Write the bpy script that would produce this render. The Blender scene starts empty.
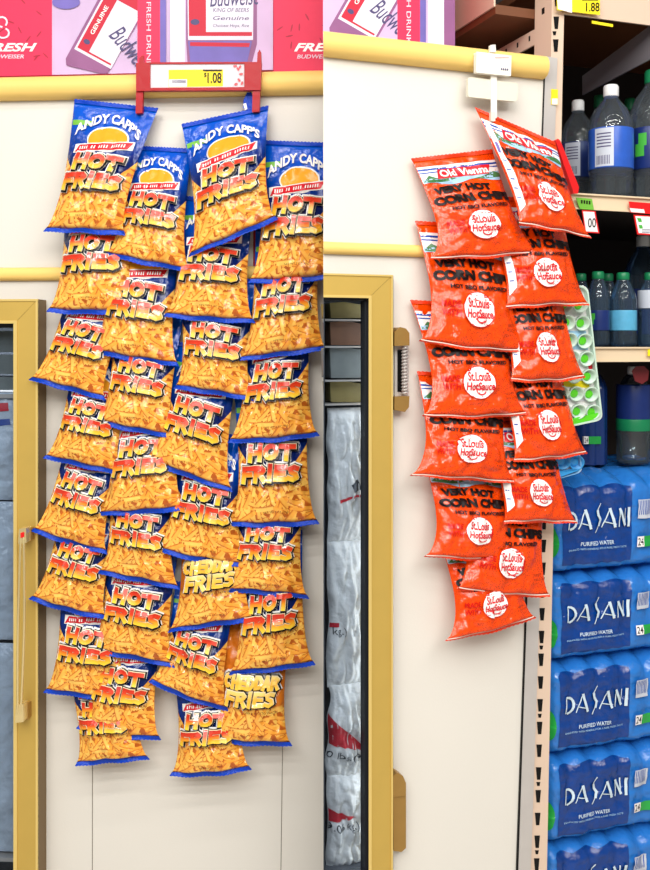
import bpy, bmesh, math, random
from mathutils import Vector, noise
from mathutils.geometry import tessellate_polygon

sc = bpy.context.scene
COL = sc.collection
CAM = Vector((0, 0, 1.6))
FPX = 1000.0

# ------------------------------------------------------------------ camera
cd = bpy.data.cameras.new('camera')
cam = bpy.data.objects.new('camera', cd)
COL.objects.link(cam)
cam.location = CAM
cam.rotation_euler = (math.radians(90), 0, 0)
cd.sensor_width = 36.0
cd.lens = FPX * 36.0 / 870.0
cd.shift_y = -88.0 / 870.0
cd.clip_start = 0.05
sc.camera = cam
sc.view_settings.view_transform = 'Standard'
sc.view_settings.look = 'None'
sc.view_settings.gamma = 1
sc.view_settings.exposure = 0.0


# ------------------------------------------------------------------ frames
class Frame:
    """A wall plane: O on the plane, u along it, n out towards the shopper."""

    def __init__(self, O, u):
        self.O = Vector(O)
        self.u = Vector(u).normalized()
        self.n = Vector((self.u.y, -self.u.x, 0))

    def P(self, x, y, off=0.0):
        d = Vector(((x - 325.0) / FPX, 1.0, (347.0 - y) / FPX))
        t = ((self.O - CAM).dot(self.n) + off) / d.dot(self.n)
        return CAM + d * t

    def at(self, x, z, off=0.0):
        p = self.P(x, 347, off)
        return Vector((p.x, p.y, z))

    def uz(self, x, y, off=0.0):
        p = self.P(x, y, off)
        return (p - self.O).dot(self.u), p.z

    def W(self, u, z, off=0.0):
        p = self.O + self.u * u + self.n * off
        return Vector((p.x, p.y, z))


L = Frame((-0.002, 2.0, 1.6), (0.997, -0.077, 0))
R = Frame((-0.002, 1.74, 1.6), (0.941, 0.338, 0))


# ------------------------------------------------------------------ materials
def lin(c):
    out = []
    for v in c[:3]:
        v = v / 255.0
        out.append(v / 12.92 if v <= 0.04045 else ((v + 0.055) / 1.055) ** 2.4)
    return (*out, 1.0)


MATS = {}


def mat(name, rgb, rough=0.5, metal=0.0, spec=0.5, coat=0.0, trans=0.0, ior=1.45, bump=0.0, bscale=40.0, var=0.0, vscale=8.0):
    m = bpy.data.materials.new(name)
    m.use_nodes = True
    nt = m.node_tree
    b = nt.nodes['Principled BSDF']
    b.inputs['Base Color'].default_value = lin(rgb)
    b.inputs['Roughness'].default_value = rough
    b.inputs['Metallic'].default_value = metal
    b.inputs['Specular IOR Level'].default_value = spec
    b.inputs['Coat Weight'].default_value = coat
    b.inputs['Coat Roughness'].default_value = 0.08
    b.inputs['Transmission Weight'].default_value = trans
    b.inputs['IOR'].default_value = ior
    tc = nt.nodes.new('ShaderNodeTexCoord')
    if bump:
        n = nt.nodes.new('ShaderNodeTexNoise')
        n.inputs['Scale'].default_value = bscale
        n.inputs['Detail'].default_value = 3
        nt.links.new(tc.outputs['Object'], n.inputs['Vector'])
        bp = nt.nodes.new('ShaderNodeBump')
        bp.inputs['Strength'].default_value = bump
        bp.inputs['Distance'].default_value = 0.01
        nt.links.new(n.outputs['Fac'], bp.inputs['Height'])
        nt.links.new(bp.outputs['Normal'], b.inputs['Normal'])
    if var:
        n = nt.nodes.new('ShaderNodeTexNoise')
        n.inputs['Scale'].default_value = vscale
        n.inputs['Detail'].default_value = 5
        nt.links.new(tc.outputs['Object'], n.inputs['Vector'])
        mx = nt.nodes.new('ShaderNodeMix')
        mx.data_type = 'RGBA'
        c = lin(rgb)
        mx.inputs['A'].default_value = (*[v * (1 - var) for v in c[:3]], 1)
        mx.inputs['B'].default_value = (*[min(1, v * (1 + var)) for v in c[:3]], 1)
        nt.links.new(n.outputs['Fac'], mx.inputs['Factor'])
        nt.links.new(mx.outputs['Result'], b.inputs['Base Color'])
    MATS[name] = m
    return m


mat('white_enamel', (225, 220, 211), 0.35, spec=0.35, bump=0.03, bscale=300, var=0.03, vscale=5)
mat('seam_dark', (120, 112, 100), 0.7)
mat('cream_bumper', (246, 208, 120), 0.45, spec=0.3, var=0.04, vscale=20)
mat('gold_anodised', (208, 174, 88), 0.42, metal=0.4, var=0.05, vscale=30)
mat('gold_bead', (236, 206, 124), 0.3, metal=0.35)
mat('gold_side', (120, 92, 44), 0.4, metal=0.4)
mat('gasket', (22, 26, 34), 0.6)
mat('brass', (172, 134, 72), 0.36, metal=0.5, var=0.12, vscale=40)
mat('brass_wire', (236, 214, 156), 0.2, metal=0.6)
mat('steel', (204, 198, 194), 0.35, metal=0.3, var=0.08, vscale=25)
mat('black', (10, 9, 10), 0.3, spec=0.3)
mat('dark_print', (22, 8, 6), 0.4, spec=0.25)
mat('white_print', (246, 244, 240), 0.2, coat=0.0, spec=0.4)
mat('cream_print', (250, 232, 190), 0.2, coat=0.0, spec=0.4)
mat('red_print', (212, 32, 44), 0.2, coat=0.0, spec=0.4)
mat('blue_print', (30, 74, 168), 0.2, coat=0.0, spec=0.4)
mat('sky_print', (164, 204, 232), 0.2, coat=0.0, spec=0.4)
mat('green_print', (66, 120, 70), 0.2, coat=0.0, spec=0.4)
mat('lime_print', (116, 184, 62), 0.4)
mat('madewith_print', (205, 22, 12), 0.2, coat=0.0, spec=0.4)
mat('oval_orange', (244, 166, 40), 0.2, coat=0.0, spec=0.4)
mat('red_plastic', (172, 8, 22), 0.35, spec=0.3, coat=0.0, bump=0.08, bscale=60)
mat('red_sheet', (226, 28, 30), 0.3)
mat('paper_white', (240, 236, 236), 0.6)
mat('paper_mottled', (228, 216, 222), 0.6, var=0.10, vscale=90)
mat('tag_yellow', (250, 226, 24), 0.5)
mat('white_plastic', (240, 236, 226), 0.35)
mat('ivory_plastic', (226, 222, 204), 0.4, var=0.05, vscale=30)
mat('blue_seal', (4, 64, 190), 0.3, spec=0.35, coat=0.0, bump=0.3, bscale=200)
mat('orange_seal', (232, 58, 8), 0.3, coat=0.1, bump=0.3, bscale=200)
mat('cheddar_seal', (30, 60, 160), 0.25, coat=0.4, bump=0.3, bscale=200)
mat('seal_highlight', (250, 216, 200), 0.3)
mat('beige_steel', (222, 196, 174), 0.42, spec=0.4, var=0.03)
mat('lip_beige', (226, 204, 172), 0.42, spec=0.4)
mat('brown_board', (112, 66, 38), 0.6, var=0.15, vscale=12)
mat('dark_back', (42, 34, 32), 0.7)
mat('grey_bracket', (120, 116, 122), 0.5)
mat('carton_red', (230, 40, 84), 0.55, var=0.06, vscale=40)
mat('carton_deep', (196, 20, 52), 0.55)
mat('carton_kraft', (176, 140, 100), 0.8)
mat('photo_lilac', (204, 176, 212), 0.5, var=0.18, vscale=14)
mat('photo_plum', (142, 84, 132), 0.5, var=0.3, vscale=18)
mat('photo_violet', (110, 96, 176), 0.5, var=0.3, vscale=20)
mat('photo_silver', (222, 216, 230), 0.5, var=0.08, vscale=30)
mat('photo_ink', (70, 62, 110), 0.5)
mat('vine_red', (176, 24, 56), 0.55)
mat('water_wrap', (40, 116, 198), 0.12, coat=0.2, bump=0.5, bscale=45)
mat('water_panel', (6, 58, 134), 0.12, coat=0.2, bump=0.5, bscale=60, var=0.35, vscale=30)
mat('water_text', (206, 226, 240), 0.25, coat=0.4)
mat('water_shadow', (10, 26, 62), 0.25, coat=0.4)
mat('wrap_green', (30, 160, 66), 0.25, coat=0.4)
mat('cap_white', (236, 236, 236), 0.35)
mat('cap_green', (20, 124, 78), 0.35)
mat('bottle_label_blue', (44, 92, 190), 0.3, var=0.2, vscale=50)
mat('bottle_label_navy', (24, 44, 104), 0.3, var=0.2, vscale=50)
mat('bottle_label_sky', (90, 170, 208), 0.3, var=0.25, vscale=60)
mat('label_grey', (196, 202, 214), 0.4)
mat('leaf_green', (70, 176, 60), 0.4)
mat('dim_red', (124, 40, 44), 0.4)
mat('jug_blue', (20, 50, 110), 0.2, coat=0.4, bump=0.2, bscale=40)
mat('tray_clear', (205, 226, 228), 0.12, trans=0.55, ior=1.2)
mat('cup_frost', (198, 222, 206), 0.35)
mat('cup_lime', (92, 208, 38), 0.35)
mat('cup_blue', (58, 160, 230), 0.35)
mat('tray_blue', (130, 186, 226), 0.2)
mat('pack_yellow', (138, 124, 74), 0.5, var=0.35, vscale=40)
mat('pack_brown', (120, 84, 62), 0.5, var=0.4, vscale=40)
mat('pack_grey', (120, 126, 126), 0.4, var=0.35, vscale=30)
mat('case_inner', (96, 100, 108), 0.6)
mat('ice_print', (66, 70, 78), 0.5)
mat('ice_red', (200, 48, 62), 0.4)
mat('ice_blue', (60, 84, 160), 0.4)
mat('floor_tile', (196, 188, 176), 0.35, var=0.05, vscale=4)


def clear_mat(name, tint, gloss=0.12, rough=0.03, haze=0.0):
    """Pane glass: light passes through, with a thin reflection on top."""
    m = bpy.data.materials.new(name)
    m.use_nodes = True
    nt = m.node_tree
    for n in list(nt.nodes):
        nt.nodes.remove(n)
    out = nt.nodes.new('ShaderNodeOutputMaterial')
    tr = nt.nodes.new('ShaderNodeBsdfTransparent')
    tr.inputs['Color'].default_value = lin(tint)
    gl = nt.nodes.new('ShaderNodeBsdfGlossy')
    gl.inputs['Roughness'].default_value = rough
    lw = nt.nodes.new('ShaderNodeLayerWeight')
    lw.inputs['Blend'].default_value = gloss
    mx = nt.nodes.new('ShaderNodeMixShader')
    nt.links.new(lw.outputs['Fresnel'], mx.inputs['Fac'])
    nt.links.new(tr.outputs[0], mx.inputs[1])
    nt.links.new(gl.outputs[0], mx.inputs[2])
    last = mx
    if haze:
        df = nt.nodes.new('ShaderNodeBsdfDiffuse')
        df.inputs['Color'].default_value = lin(tint)
        m2 = nt.nodes.new('ShaderNodeMixShader')
        m2.inputs['Fac'].default_value = haze
        nt.links.new(mx.outputs[0], m2.inputs[1])
        nt.links.new(df.outputs[0], m2.inputs[2])
        last = m2
    nt.links.new(last.outputs[0], out.inputs['Surface'])
    MATS[name] = m


clear_mat('pane', (230, 234, 238), 0.12)
clear_mat('bottle_clear', (214, 224, 230), 0.32, 0.06, 0.05)
clear_mat('bottle_blue', (176, 206, 230), 0.32, 0.06, 0.05)


class NT:
    def __init__(self, m):
        self.nt = m.node_tree

    def n(self, t, **kw):
        nd = self.nt.nodes.new(t)
        for k, v in kw.items():
            setattr(nd, k, v)
        return nd

    def link(self, a, b):
        self.nt.links.new(a, b)

    def setin(self, sock, v):
        if hasattr(v, 'is_output') or isinstance(v, bpy.types.NodeSocket):
            self.link(v, sock)
        else:
            sock.default_value = v

    def math(self, op, a, b=None, c=None, clamp=False):
        nd = self.n('ShaderNodeMath', operation=op)
        nd.use_clamp = clamp
        self.setin(nd.inputs[0], a)
        if b is not None:
            self.setin(nd.inputs[1], b)
        if c is not None:
            self.setin(nd.inputs[2], c)
        return nd.outputs[0]

    def mix(self, f, a, b):
        nd = self.n('ShaderNodeMix', data_type='RGBA')
        self.setin(nd.inputs['Factor'], f)
        self.setin(nd.inputs['A'], a)
        self.setin(nd.inputs['B'], b)
        return nd.outputs['Result']

    def smooth(self, x, a, b):
        nd = self.n('ShaderNodeMapRange', interpolation_type='SMOOTHSTEP')
        self.setin(nd.inputs['Value'], x)
        nd.inputs['From Min'].default_value = a
        nd.inputs['From Max'].default_value = b
        return nd.outputs['Result']

    def noise(self, vec, scale, detail=2):
        nd = self.n('ShaderNodeTexNoise')
        nd.inputs['Scale'].default_value = scale
        nd.inputs['Detail'].default_value = detail
        self.link(vec, nd.inputs['Vector'])
        return nd.outputs['Fac']


def film_base(name, rough):
    m = bpy.data.materials.new(name)
    m.use_nodes = True
    b = m.node_tree.nodes['Principled BSDF']
    b.inputs['Roughness'].default_value = rough
    b.inputs['Specular IOR Level'].default_value = 0.4
    b.inputs['Coat Weight'].default_value = 0.12
    b.inputs['Coat Roughness'].default_value = 0.06
    h = NT(m)
    tc = h.n('ShaderNodeTexCoord')
    uv = tc.outputs['UV']
    nz = h.noise(tc.outputs['Object'], 38, 3)
    vor = h.n('ShaderNodeTexVoronoi', feature='DISTANCE_TO_EDGE')
    vor.inputs['Scale'].default_value = 22
    h.link(tc.outputs['Object'], vor.inputs['Vector'])
    hh = h.math('ADD', nz, h.math('MULTIPLY', vor.outputs['Distance'], 0.5))
    bp = h.n('ShaderNodeBump')
    bp.inputs['Strength'].default_value = 0.42
    bp.inputs['Distance'].default_value = 0.012
    h.link(hh, bp.inputs['Height'])
    h.link(bp.outputs['Normal'], b.inputs['Normal'])
    MATS[name] = m
    return m, h, b, uv


def fries_film(name, cheddar=False):
    """Printed film: loose fried sticks on the lower half, blue above (UV in units of 100 print px)."""
    m, h, b, uv = film_base(name, 0.12)
    col = lin((176, 84, 24))
    # gaps between sticks
    g = h.noise(uv, 9, 3)
    col = h.mix(g, lin((150, 56, 18)), lin((214, 118, 40)))
    for k, (cell, wid, ln) in enumerate([(8.5, .19, .62), (9.5, .2, .66), (10.5, .19, .64), (12, .17, .66), (13.5, .17, .62)]):
        vm = h.n('ShaderNodeVectorMath', operation='MULTIPLY_ADD')
        h.link(uv, vm.inputs[0])
        s = 100.0 / cell
        vm.inputs[1].default_value = (s, s, 0)
        vm.inputs[2].default_value = (k * 3.37 + 7, k * 5.71 + 2, 0)
        vo = h.n('ShaderNodeTexVoronoi', voronoi_dimensions='2D')
        vo.inputs['Scale'].default_value = 1.0
        vo.inputs['Randomness'].default_value = 0.9
        h.link(vm.outputs[0], vo.inputs['Vector'])
        sb = h.n('ShaderNodeVectorMath', operation='SUBTRACT')
        h.link(vm.outputs[0], sb.inputs[0])
        h.link(vo.outputs['Position'], sb.inputs[1])
        sep = h.n('ShaderNodeSeparateColor')
        h.link(vo.outputs['Color'], sep.inputs[0])
        rot = h.n('ShaderNodeVectorRotate', rotation_type='Z_AXIS')
        h.link(sb.outputs[0], rot.inputs['Vector'])
        h.link(h.math('MULTIPLY', sep.outputs[0], 3.14159), rot.inputs['Angle'])
        sx = h.n('ShaderNodeSeparateXYZ')
        h.link(rot.outputs[0], sx.inputs[0])
        ax = h.math('ABSOLUTE', sx.outputs[0])
        ay = h.math('ABSOLUTE', sx.outputs[1])
        mask = h.math('MULTIPLY', h.math('LESS_THAN', ax, ln), h.math('LESS_THAN', ay, wid))
        fc = h.mix(sep.outputs[1], lin((244, 158, 52)), lin((255, 204, 98)))
        edge = h.smooth(sx.outputs[1], -wid, -wid * 0.2)
        fc = h.mix(edge, lin((200, 98, 28)), fc)
        col = h.mix(mask, col, fc)
    if not cheddar:
        sp = h.n('ShaderNodeSeparateXYZ')
        h.link(uv, sp.inputs[0])
        x2 = h.math('MULTIPLY', sp.outputs[0], sp.outputs[0])
        lim = h.math('MULTIPLY_ADD', x2, 2.0, 0.43)
        d = h.math('SUBTRACT', sp.outputs[1], lim)
        blue = h.mix(h.smooth(sp.outputs[1], 0.6, 1.15), lin((4, 26, 92)), lin((0, 82, 200)))
        col = h.mix(h.smooth(d, -0.004, 0.004), col, blue)
    else:
        sp = h.n('ShaderNodeSeparateXYZ')
        h.link(uv, sp.inputs[0])
        col = h.mix(h.smooth(sp.outputs[1], 0.36, 0.42), col, lin((206, 112, 30)))
    h.setin(b.inputs['Base Color'], col)


fries_film('fries_film')
fries_film('cheddar_film', True)

m, h, b, uv = film_base('corn_film', 0.12)
sp = h.n('ShaderNodeTexVoronoi', voronoi_dimensions='2D')
sp.inputs['Scale'].default_value = 42
h.link(uv, sp.inputs['Vector'])
spk = h.math('LESS_THAN', sp.outputs['Distance'], 0.20)
big = h.noise(uv, 8, 2)
spk = h.math('MULTIPLY', spk, h.math('GREATER_THAN', big, 0.42))
base = h.mix(h.noise(uv, 30, 3), lin((234, 58, 2)), lin((250, 84, 8)))
h.setin(b.inputs['Base Color'], h.mix(h.math('MULTIPLY', spk, 0.6), base, lin((110, 20, 6))))


def grad_mat(name, stops):
    m = bpy.data.materials.new(name)
    m.use_nodes = True
    h = NT(m)
    b = m.node_tree.nodes['Principled BSDF']
    b.inputs['Roughness'].default_value = 0.3
    b.inputs['Coat Weight'].default_value = 0.4
    tc = h.n('ShaderNodeTexCoord')
    sx = h.n('ShaderNodeSeparateXYZ')
    h.link(tc.outputs['UV'], sx.inputs[0])
    cr = h.n('ShaderNodeValToRGB')
    els = cr.color_ramp.elements
    while len(els) < len(stops):
        els.new(0.5)
    for e, (p, c) in zip(els, stops):
        e.position = p
        e.color = lin(c)
    h.link(sx.outputs[1], cr.inputs[0])
    h.link(cr.outputs[0], b.inputs['Base Color'])
    MATS[name] = m


grad_mat('letter_fire', [(0.0, (255, 226, 60)), (0.35, (252, 170, 36)), (0.62, (228, 66, 24)), (1.0, (196, 24, 18))])
grad_mat('letter_cheddar', [(0.0, (255, 206, 70)), (0.5, (252, 190, 60)), (1.0, (250, 222, 130))])

# ice bag film
m = mat('ice_film', (232, 234, 236), 0.16, coat=0.3, bump=1.0, bscale=34, var=0.2, vscale=22)
m = mat('ice_film_blue', (196, 208, 224), 0.16, coat=0.3, bump=1.0, bscale=34, var=0.3, vscale=16)


# ------------------------------------------------------------------ mesh building
WL = {}


class MB:
    def __init__(self):
        self.v, self.f, self.mats = [], [], []

    def mi(self, name):
        if name not in self.mats:
            self.mats.append(name)
        return self.mats.index(name)

    def add(self, verts, faces, mname, uvs=None, smooth=False):
        o = len(self.v)
        self.v += [Vector(p) for p in verts]
        k = self.mi(mname)
        for f in faces:
            self.f.append((tuple(i + o for i in f), k, [uvs[i] for i in f] if uvs else None, smooth))

    def build(self, name, parent=None, origin=None, bevel=0.0, segs=2):
        if parent is not None:
            o0 = WL[parent.name]
        elif origin is not None:
            o0 = Vector(origin)
        else:
            o0 = sum(self.v, Vector()) / len(self.v)
            o0.z = min(p.z for p in self.v)
        me = bpy.data.meshes.new(name)
        me.from_pydata([tuple(p - o0) for p in self.v], [], [f[0] for f in self.f])
        for mn in self.mats:
            me.materials.append(MATS[mn])
        ul = me.uv_layers.new(name='UVMap')
        for pl, (idx, k, uvs, s) in zip(me.polygons, self.f):
            pl.material_index = k
            pl.use_smooth = s
            if uvs:
                for li, q in zip(pl.loop_indices, uvs):
                    ul.data[li].uv = q
        me.update()
        ob = bpy.data.objects.new(name, me)
        COL.objects.link(ob)
        if parent is not None:
            ob.parent = parent
        else:
            ob.location = o0
        WL[ob.name] = o0
        if bevel:
            md = ob.modifiers.new('bevel', 'BEVEL')
            md.width = bevel
            md.segments = segs
            md.limit_method = 'ANGLE'
            md.angle_limit = math.radians(40)
        return ob

    def slab(self, fr, pts, off0, off1, mname, side=None):
        """pts: photo-px polygon on the plane at off1, extruded straight back to off0."""
        front = [fr.P(x, y, off1) for x, y in pts]
        self.prism(front, -fr.n * (off1 - off0), mname, side)

    def prism(self, front, vec, mname, side=None):
        front = [Vector(p) for p in front]
        n = len(front)
        nor = Vector()
        for i in range(n):
            nor += front[i].cross(front[(i + 1) % n])
        if nor.dot(vec) > 0:
            front.reverse()
        back = [p + vec for p in front]
        self.add(front + back, [tuple(range(n)), tuple(range(2 * n - 1, n - 1, -1))], mname)
        self.add(front + back, [(i, n + i, n + (i + 1) % n, (i + 1) % n) for i in range(n)], side or mname)

    def box(self, fr, u0, u1, z0, z1, off0, off1, mname):
        self.prism([fr.W(u0, z0, off1), fr.W(u1, z0, off1), fr.W(u1, z1, off1), fr.W(u0, z1, off1)],
                   -fr.n * (off1 - off0), mname)

    def plan(self, fr, pts, z0, z1, mname):
        """vertical prism over a plan polygon of (column px, off) points"""
        top = [fr.at(x, z1, o) for x, o in pts]
        self.prism(top, Vector((0, 0, z0 - z1)), mname)

    def lathe(self, base, prof, mname, seg=24, axis=None):
        base = Vector(base)
        if axis is None:
            ax, e1, e2 = Vector((0, 0, 1)), Vector((1, 0, 0)), Vector((0, 1, 0))
        else:
            ax = Vector(axis).normalized()
            e1 = ax.orthogonal().normalized()
            e2 = ax.cross(e1)
        vs, fs = [], []
        for r, z in prof:
            for k in range(seg):
                a = 2 * math.pi * k / seg
                vs.append(base + ax * z + (e1 * math.cos(a) + e2 * math.sin(a)) * r)
        for i in range(len(prof) - 1):
            for k in range(seg):
                k2 = (k + 1) % seg
                fs.append((i * seg + k, i * seg + k2, (i + 1) * seg + k2, (i + 1) * seg + k))
        fs.append(tuple(range(seg - 1, -1, -1)))
        fs.append(tuple((len(prof) - 1) * seg + k for k in range(seg)))
        self.add(vs, fs, mname, smooth=True)

    def tube(self, pts, r, mname, seg=8):
        pts = [Vector(p) for p in pts]
        vs, fs = [], []
        for i, p in enumerate(pts):
            d = (pts[min(i + 1, len(pts) - 1)] - pts[max(i - 1, 0)]).normalized()
            e1 = d.orthogonal().normalized() if i == 0 else (e1 - d * e1.dot(d)).normalized()
            e2 = d.cross(e1)
            for k in range(seg):
                a = 2 * math.pi * k / seg
                vs.append(p + (e1 * math.cos(a) + e2 * math.sin(a)) * r)
        for i in range(len(pts) - 1):
            for k in range(seg):
                k2 = (k + 1) % seg
                fs.append((i * seg + k, i * seg + k2, (i + 1) * seg + k2, (i + 1) * seg + k))
        fs.append(tuple(range(seg - 1, -1, -1)))
        fs.append(tuple((len(pts) - 1) * seg + k for k in range(seg)))
        self.add(vs, fs, mname, smooth=True)


def tag(o, label, cat, group=None):
    o['label'] = label
    o['category'] = cat
    if group:
        o['group'] = group
    return o


def thing(name, loc, label, cat, group=None):
    o = bpy.data.objects.new(name, None)
    o.empty_display_size = 0.05
    COL.objects.link(o)
    o.location = loc
    WL[o.name] = Vector(loc)
    return tag(o, label, cat, group)


def structure(o):
    o['kind'] = 'structure'
    return o


# ------------------------------------------------------------------ printing
_TX = {}


def text_shape(s, bold=0.0, shear=0.0):
    key = (s, bold, shear)
    if key in _TX:
        return _TX[key]
    cu = bpy.data.curves.new('t', 'FONT')
    cu.body = s
    cu.offset = bold
    cu.shear = shear
    cu.resolution_u = 3
    ob = bpy.data.objects.new('t', cu)
    COL.objects.link(ob)
    dg = bpy.context.evaluated_depsgraph_get()
    me = bpy.data.meshes.new_from_object(ob.evaluated_get(dg))
    vs = [(v.co.x, v.co.y) for v in me.vertices]
    fs = [tuple(p.vertices) for p in me.polygons]
    bpy.data.objects.remove(ob)
    bpy.data.curves.remove(cu)
    bpy.data.meshes.remove(me)
    x0, x1 = min(v[0] for v in vs), max(v[0] for v in vs)
    y0, y1 = min(v[1] for v in vs), max(v[1] for v in vs)
    vs = [((x - x0) / (x1 - x0), (y - y0) / (y1 - y0)) for x, y in vs]
    _TX[key] = (vs, fs, (x1 - x0) / (y1 - y0))
    return _TX[key]


def grid_cut(vs, fs, step):
    if not step:
        return vs, fs
    bm = bmesh.new()
    bv = [bm.verts.new((x, y, 0)) for x, y in vs]
    for f in fs:
        try:
            bm.faces.new([bv[i] for i in f])
        except ValueError:
            pass
    for ax in (0, 1):
        lo, hi = min(v[ax] for v in vs), max(v[ax] for v in vs)
        k = math.floor(lo / step) + 1
        while k * step < hi:
            co = [0, 0, 0]
            no = [0, 0, 0]
            co[ax] = k * step
            no[ax] = 1
            bmesh.ops.bisect_plane(bm, geom=bm.verts[:] + bm.edges[:] + bm.faces[:], plane_co=co, plane_no=no)
            k += 1
    bm.verts.index_update()
    out = [(v.co.x, v.co.y) for v in bm.verts], [tuple(v.index for v in f.verts) for f in bm.faces]
    bm.free()
    return out


class Sheet:
    """2-D artwork in print px; put() lays it on any surface S(x, y, lift)."""

    def __init__(self, step=3.0, flip=False, lift0=0.0008, dl=0.00005):
        self.items, self.step, self.flip = [], step, flip
        self.lift, self.dl = lift0, dl

    def raw(self, vs, fs, m, uvs=None):
        if self.flip:
            fs = [tuple(reversed(f)) for f in fs]
        self.items.append((vs, fs, m, uvs, self.lift))
        self.lift += self.dl

    def poly(self, pts, m):
        area = sum(pts[i][0] * pts[(i + 1) % len(pts)][1] - pts[(i + 1) % len(pts)][0] * pts[i][1] for i in range(len(pts)))
        if (area < 0) != self.flip:
            pts = pts[::-1]
        tris = tessellate_polygon([[Vector((x, y, 0)) for x, y in pts]])
        fs = []
        for a, b_, c in tris:
            (ax, ay), (bx, by), (cx, cy) = pts[a], pts[b_], pts[c]
            s = (bx - ax) * (cy - ay) - (cx - ax) * (by - ay)
            if (s < 0) != self.flip:
                a, c = c, a
            fs.append((a, b_, c))
        vs, fs = grid_cut(pts, fs, self.step)
        if self.flip:
            self.items.append((vs, fs, m, None, self.lift))
            self.lift += self.dl
        else:
            self.raw(vs, fs, m)

    def rect(self, x0, y0, x1, y1, m):
        self.poly([(x0, y0), (x1, y0), (x1, y1), (x0, y1)], m)

    def ellipse(self, cx, cy, rx, ry, m, n=28, rot=0.0):
        c, s = math.cos(rot), math.sin(rot)
        self.poly([(cx + rx * math.cos(a) * c - ry * math.sin(a) * s, cy + rx * math.cos(a) * s + ry * math.sin(a) * c)
                   for a in [2 * math.pi * k / n for k in range(n)]], m)

    def text(self, s, x, y, w, hgt, m, bold=0.0, shear=0.0, rot=0.0, warp=None):
        """x, y: left end of the baseline; rot turns it about that point (print axes)."""
        vs, fs, asp = text_shape(s, bold, shear)
        sg = -1 if self.flip else 1
        c, q = math.cos(rot), math.sin(rot)
        pts = []
        for a, b_ in vs:
            px, py = a * w, b_ * hgt
            if warp:
                py += warp(px - w / 2)
            rx, ry = px * c - py * q, px * q + py * c
            pts.append((x + rx, y + sg * ry))
        pts, fs = grid_cut(pts, fs, self.step)
        if self.flip:
            fs = [tuple(reversed(f)) for f in fs]
        self.raw(pts, fs, m) if not self.flip else self.raw(pts, fs, m)

    def strokes(self, polylines, w, m, dx=0.0, dy=0.0, grad=None, ext=1.0, seg=4.0):
        for pl in polylines:
            for i in range(len(pl) - 1):
                (x0, y0), (x1, y1) = pl[i], pl[i + 1]
                ln = math.hypot(x1 - x0, y1 - y0) or 1e-6
                ux, uy = (x1 - x0) / ln, (y1 - y0) / ln
                e = w * ext if len(pl) == 2 else w * 0.55
                x0 -= ux * e
                y0 -= uy * e
                ln += 2 * e
                n = max(1, int(ln / seg))
                vs, fs = [], []
                for k in range(n + 1):
                    t = ln * k / n
                    vs.append((x0 + ux * t - uy * w + dx, y0 + uy * t + ux * w + dy))
                    vs.append((x0 + ux * t + uy * w + dx, y0 + uy * t - ux * w + dy))
                for k in range(n):
                    fs.append((2 * k, 2 * k + 1, 2 * k + 3, 2 * k + 2))
                uvs = None
                if grad:
                    uvs = [(0.5, min(1, max(0, (q[1] - grad[0]) / (grad[1] - grad[0])))) for q in vs]
                self.raw(vs, fs, m, uvs)

    def put(self, mb, S):
        for vs, fs, m, uvs, lf in self.items:
            mb.add([S(x, y, lf) for x, y in vs], fs, m, uvs, smooth=True)


def arc(cx, cy, rx, ry, a0, a1, n=10):
    return [(cx + rx * math.cos(math.radians(a0 + (a1 - a0) * k / n)), cy + ry * math.sin(math.radians(a0 + (a1 - a0) * k / n))) for k in range(n + 1)]


GL = {
    'H': [[(.14, 0), (.14, 1)], [(.86, 0), (.86, 1)], [(.14, .5), (.86, .5)]],
    'O': [arc(.5, .5, .4, .42, 0, 360, 14)],
    'T': [[(.02, .9), (.98, .9)], [(.5, 0), (.5, .9)]],
    'F': [[(.18, 0), (.18, .9)], [(.18, .9), (.98, .9)], [(.18, .48), (.8, .48)]],
    'R': [[(.14, 0), (.14, .9)], [(.14, .9), (.62, .9), (.86, .74), (.66, .5), (.14, .47)], [(.5, .46), (.92, 0)]],
    'I': [[(.5, 0), (.5, 1)]],
    'E': [[(.14, .08), (.14, .92)], [(.14, .92), (.95, .92)], [(.14, .5), (.82, .5)], [(.14, .08), (.95, .08)]],
    'S': [[(.9, .84), (.55, .94), (.2, .8), (.3, .58), (.72, .44), (.82, .22), (.5, .06), (.06, .16)]],
    'C': [arc(.55, .5, .42, .42, 55, 305, 10)],
    'D': [[(.14, .06), (.14, .94)], [(.14, .92), (.55, .92), (.86, .66), (.86, .34), (.55, .08), (.14, .08)]],
    'A': [[(.06, 0), (.5, .95)], [(.5, .95), (.94, 0)], [(.24, .32), (.76, .32)]],
}


def word(s, x0, x1, y0, y1, slant=0.12, gap=0.16, skew=0.0, narrow=('I',)):
    units = [0.5 if c in narrow else 1.0 for c in s]
    tot = sum(units) + gap * (len(s) - 1)
    sc_ = (x1 - x0) / tot
    x = x0
    out = []
    hgt = y1 - y0
    for c, wd in zip(s, units):
        for pl in GL[c]:
            q = []
            for a, b_ in pl:
                px = x + a * wd * sc_
                py = y0 + b_ * hgt
                px += slant * b_ * hgt
                py += skew * (px - (x0 + x1) / 2) ** 2
                q.append((px, py))
            out.append(q)
        x += (wd + gap) * sc_
    return out


def fire_words(sh, words, w, fill, grads):
    for pl in words:
        sh.strokes(pl, w + 2.4, 'white_print')
    sh.lift += 0.0005
    for pl in words:
        sh.strokes(pl, w + 1.6, 'black', dx=0.5, dy=-0.6)
    sh.lift += 0.0005
    for pl in words:
        sh.strokes(pl, w + 0.5, 'cream_print')
    sh.lift += 0.0005
    for pl, g in zip(words, grads):
        sh.strokes(pl, w, fill, grad=g)


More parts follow.
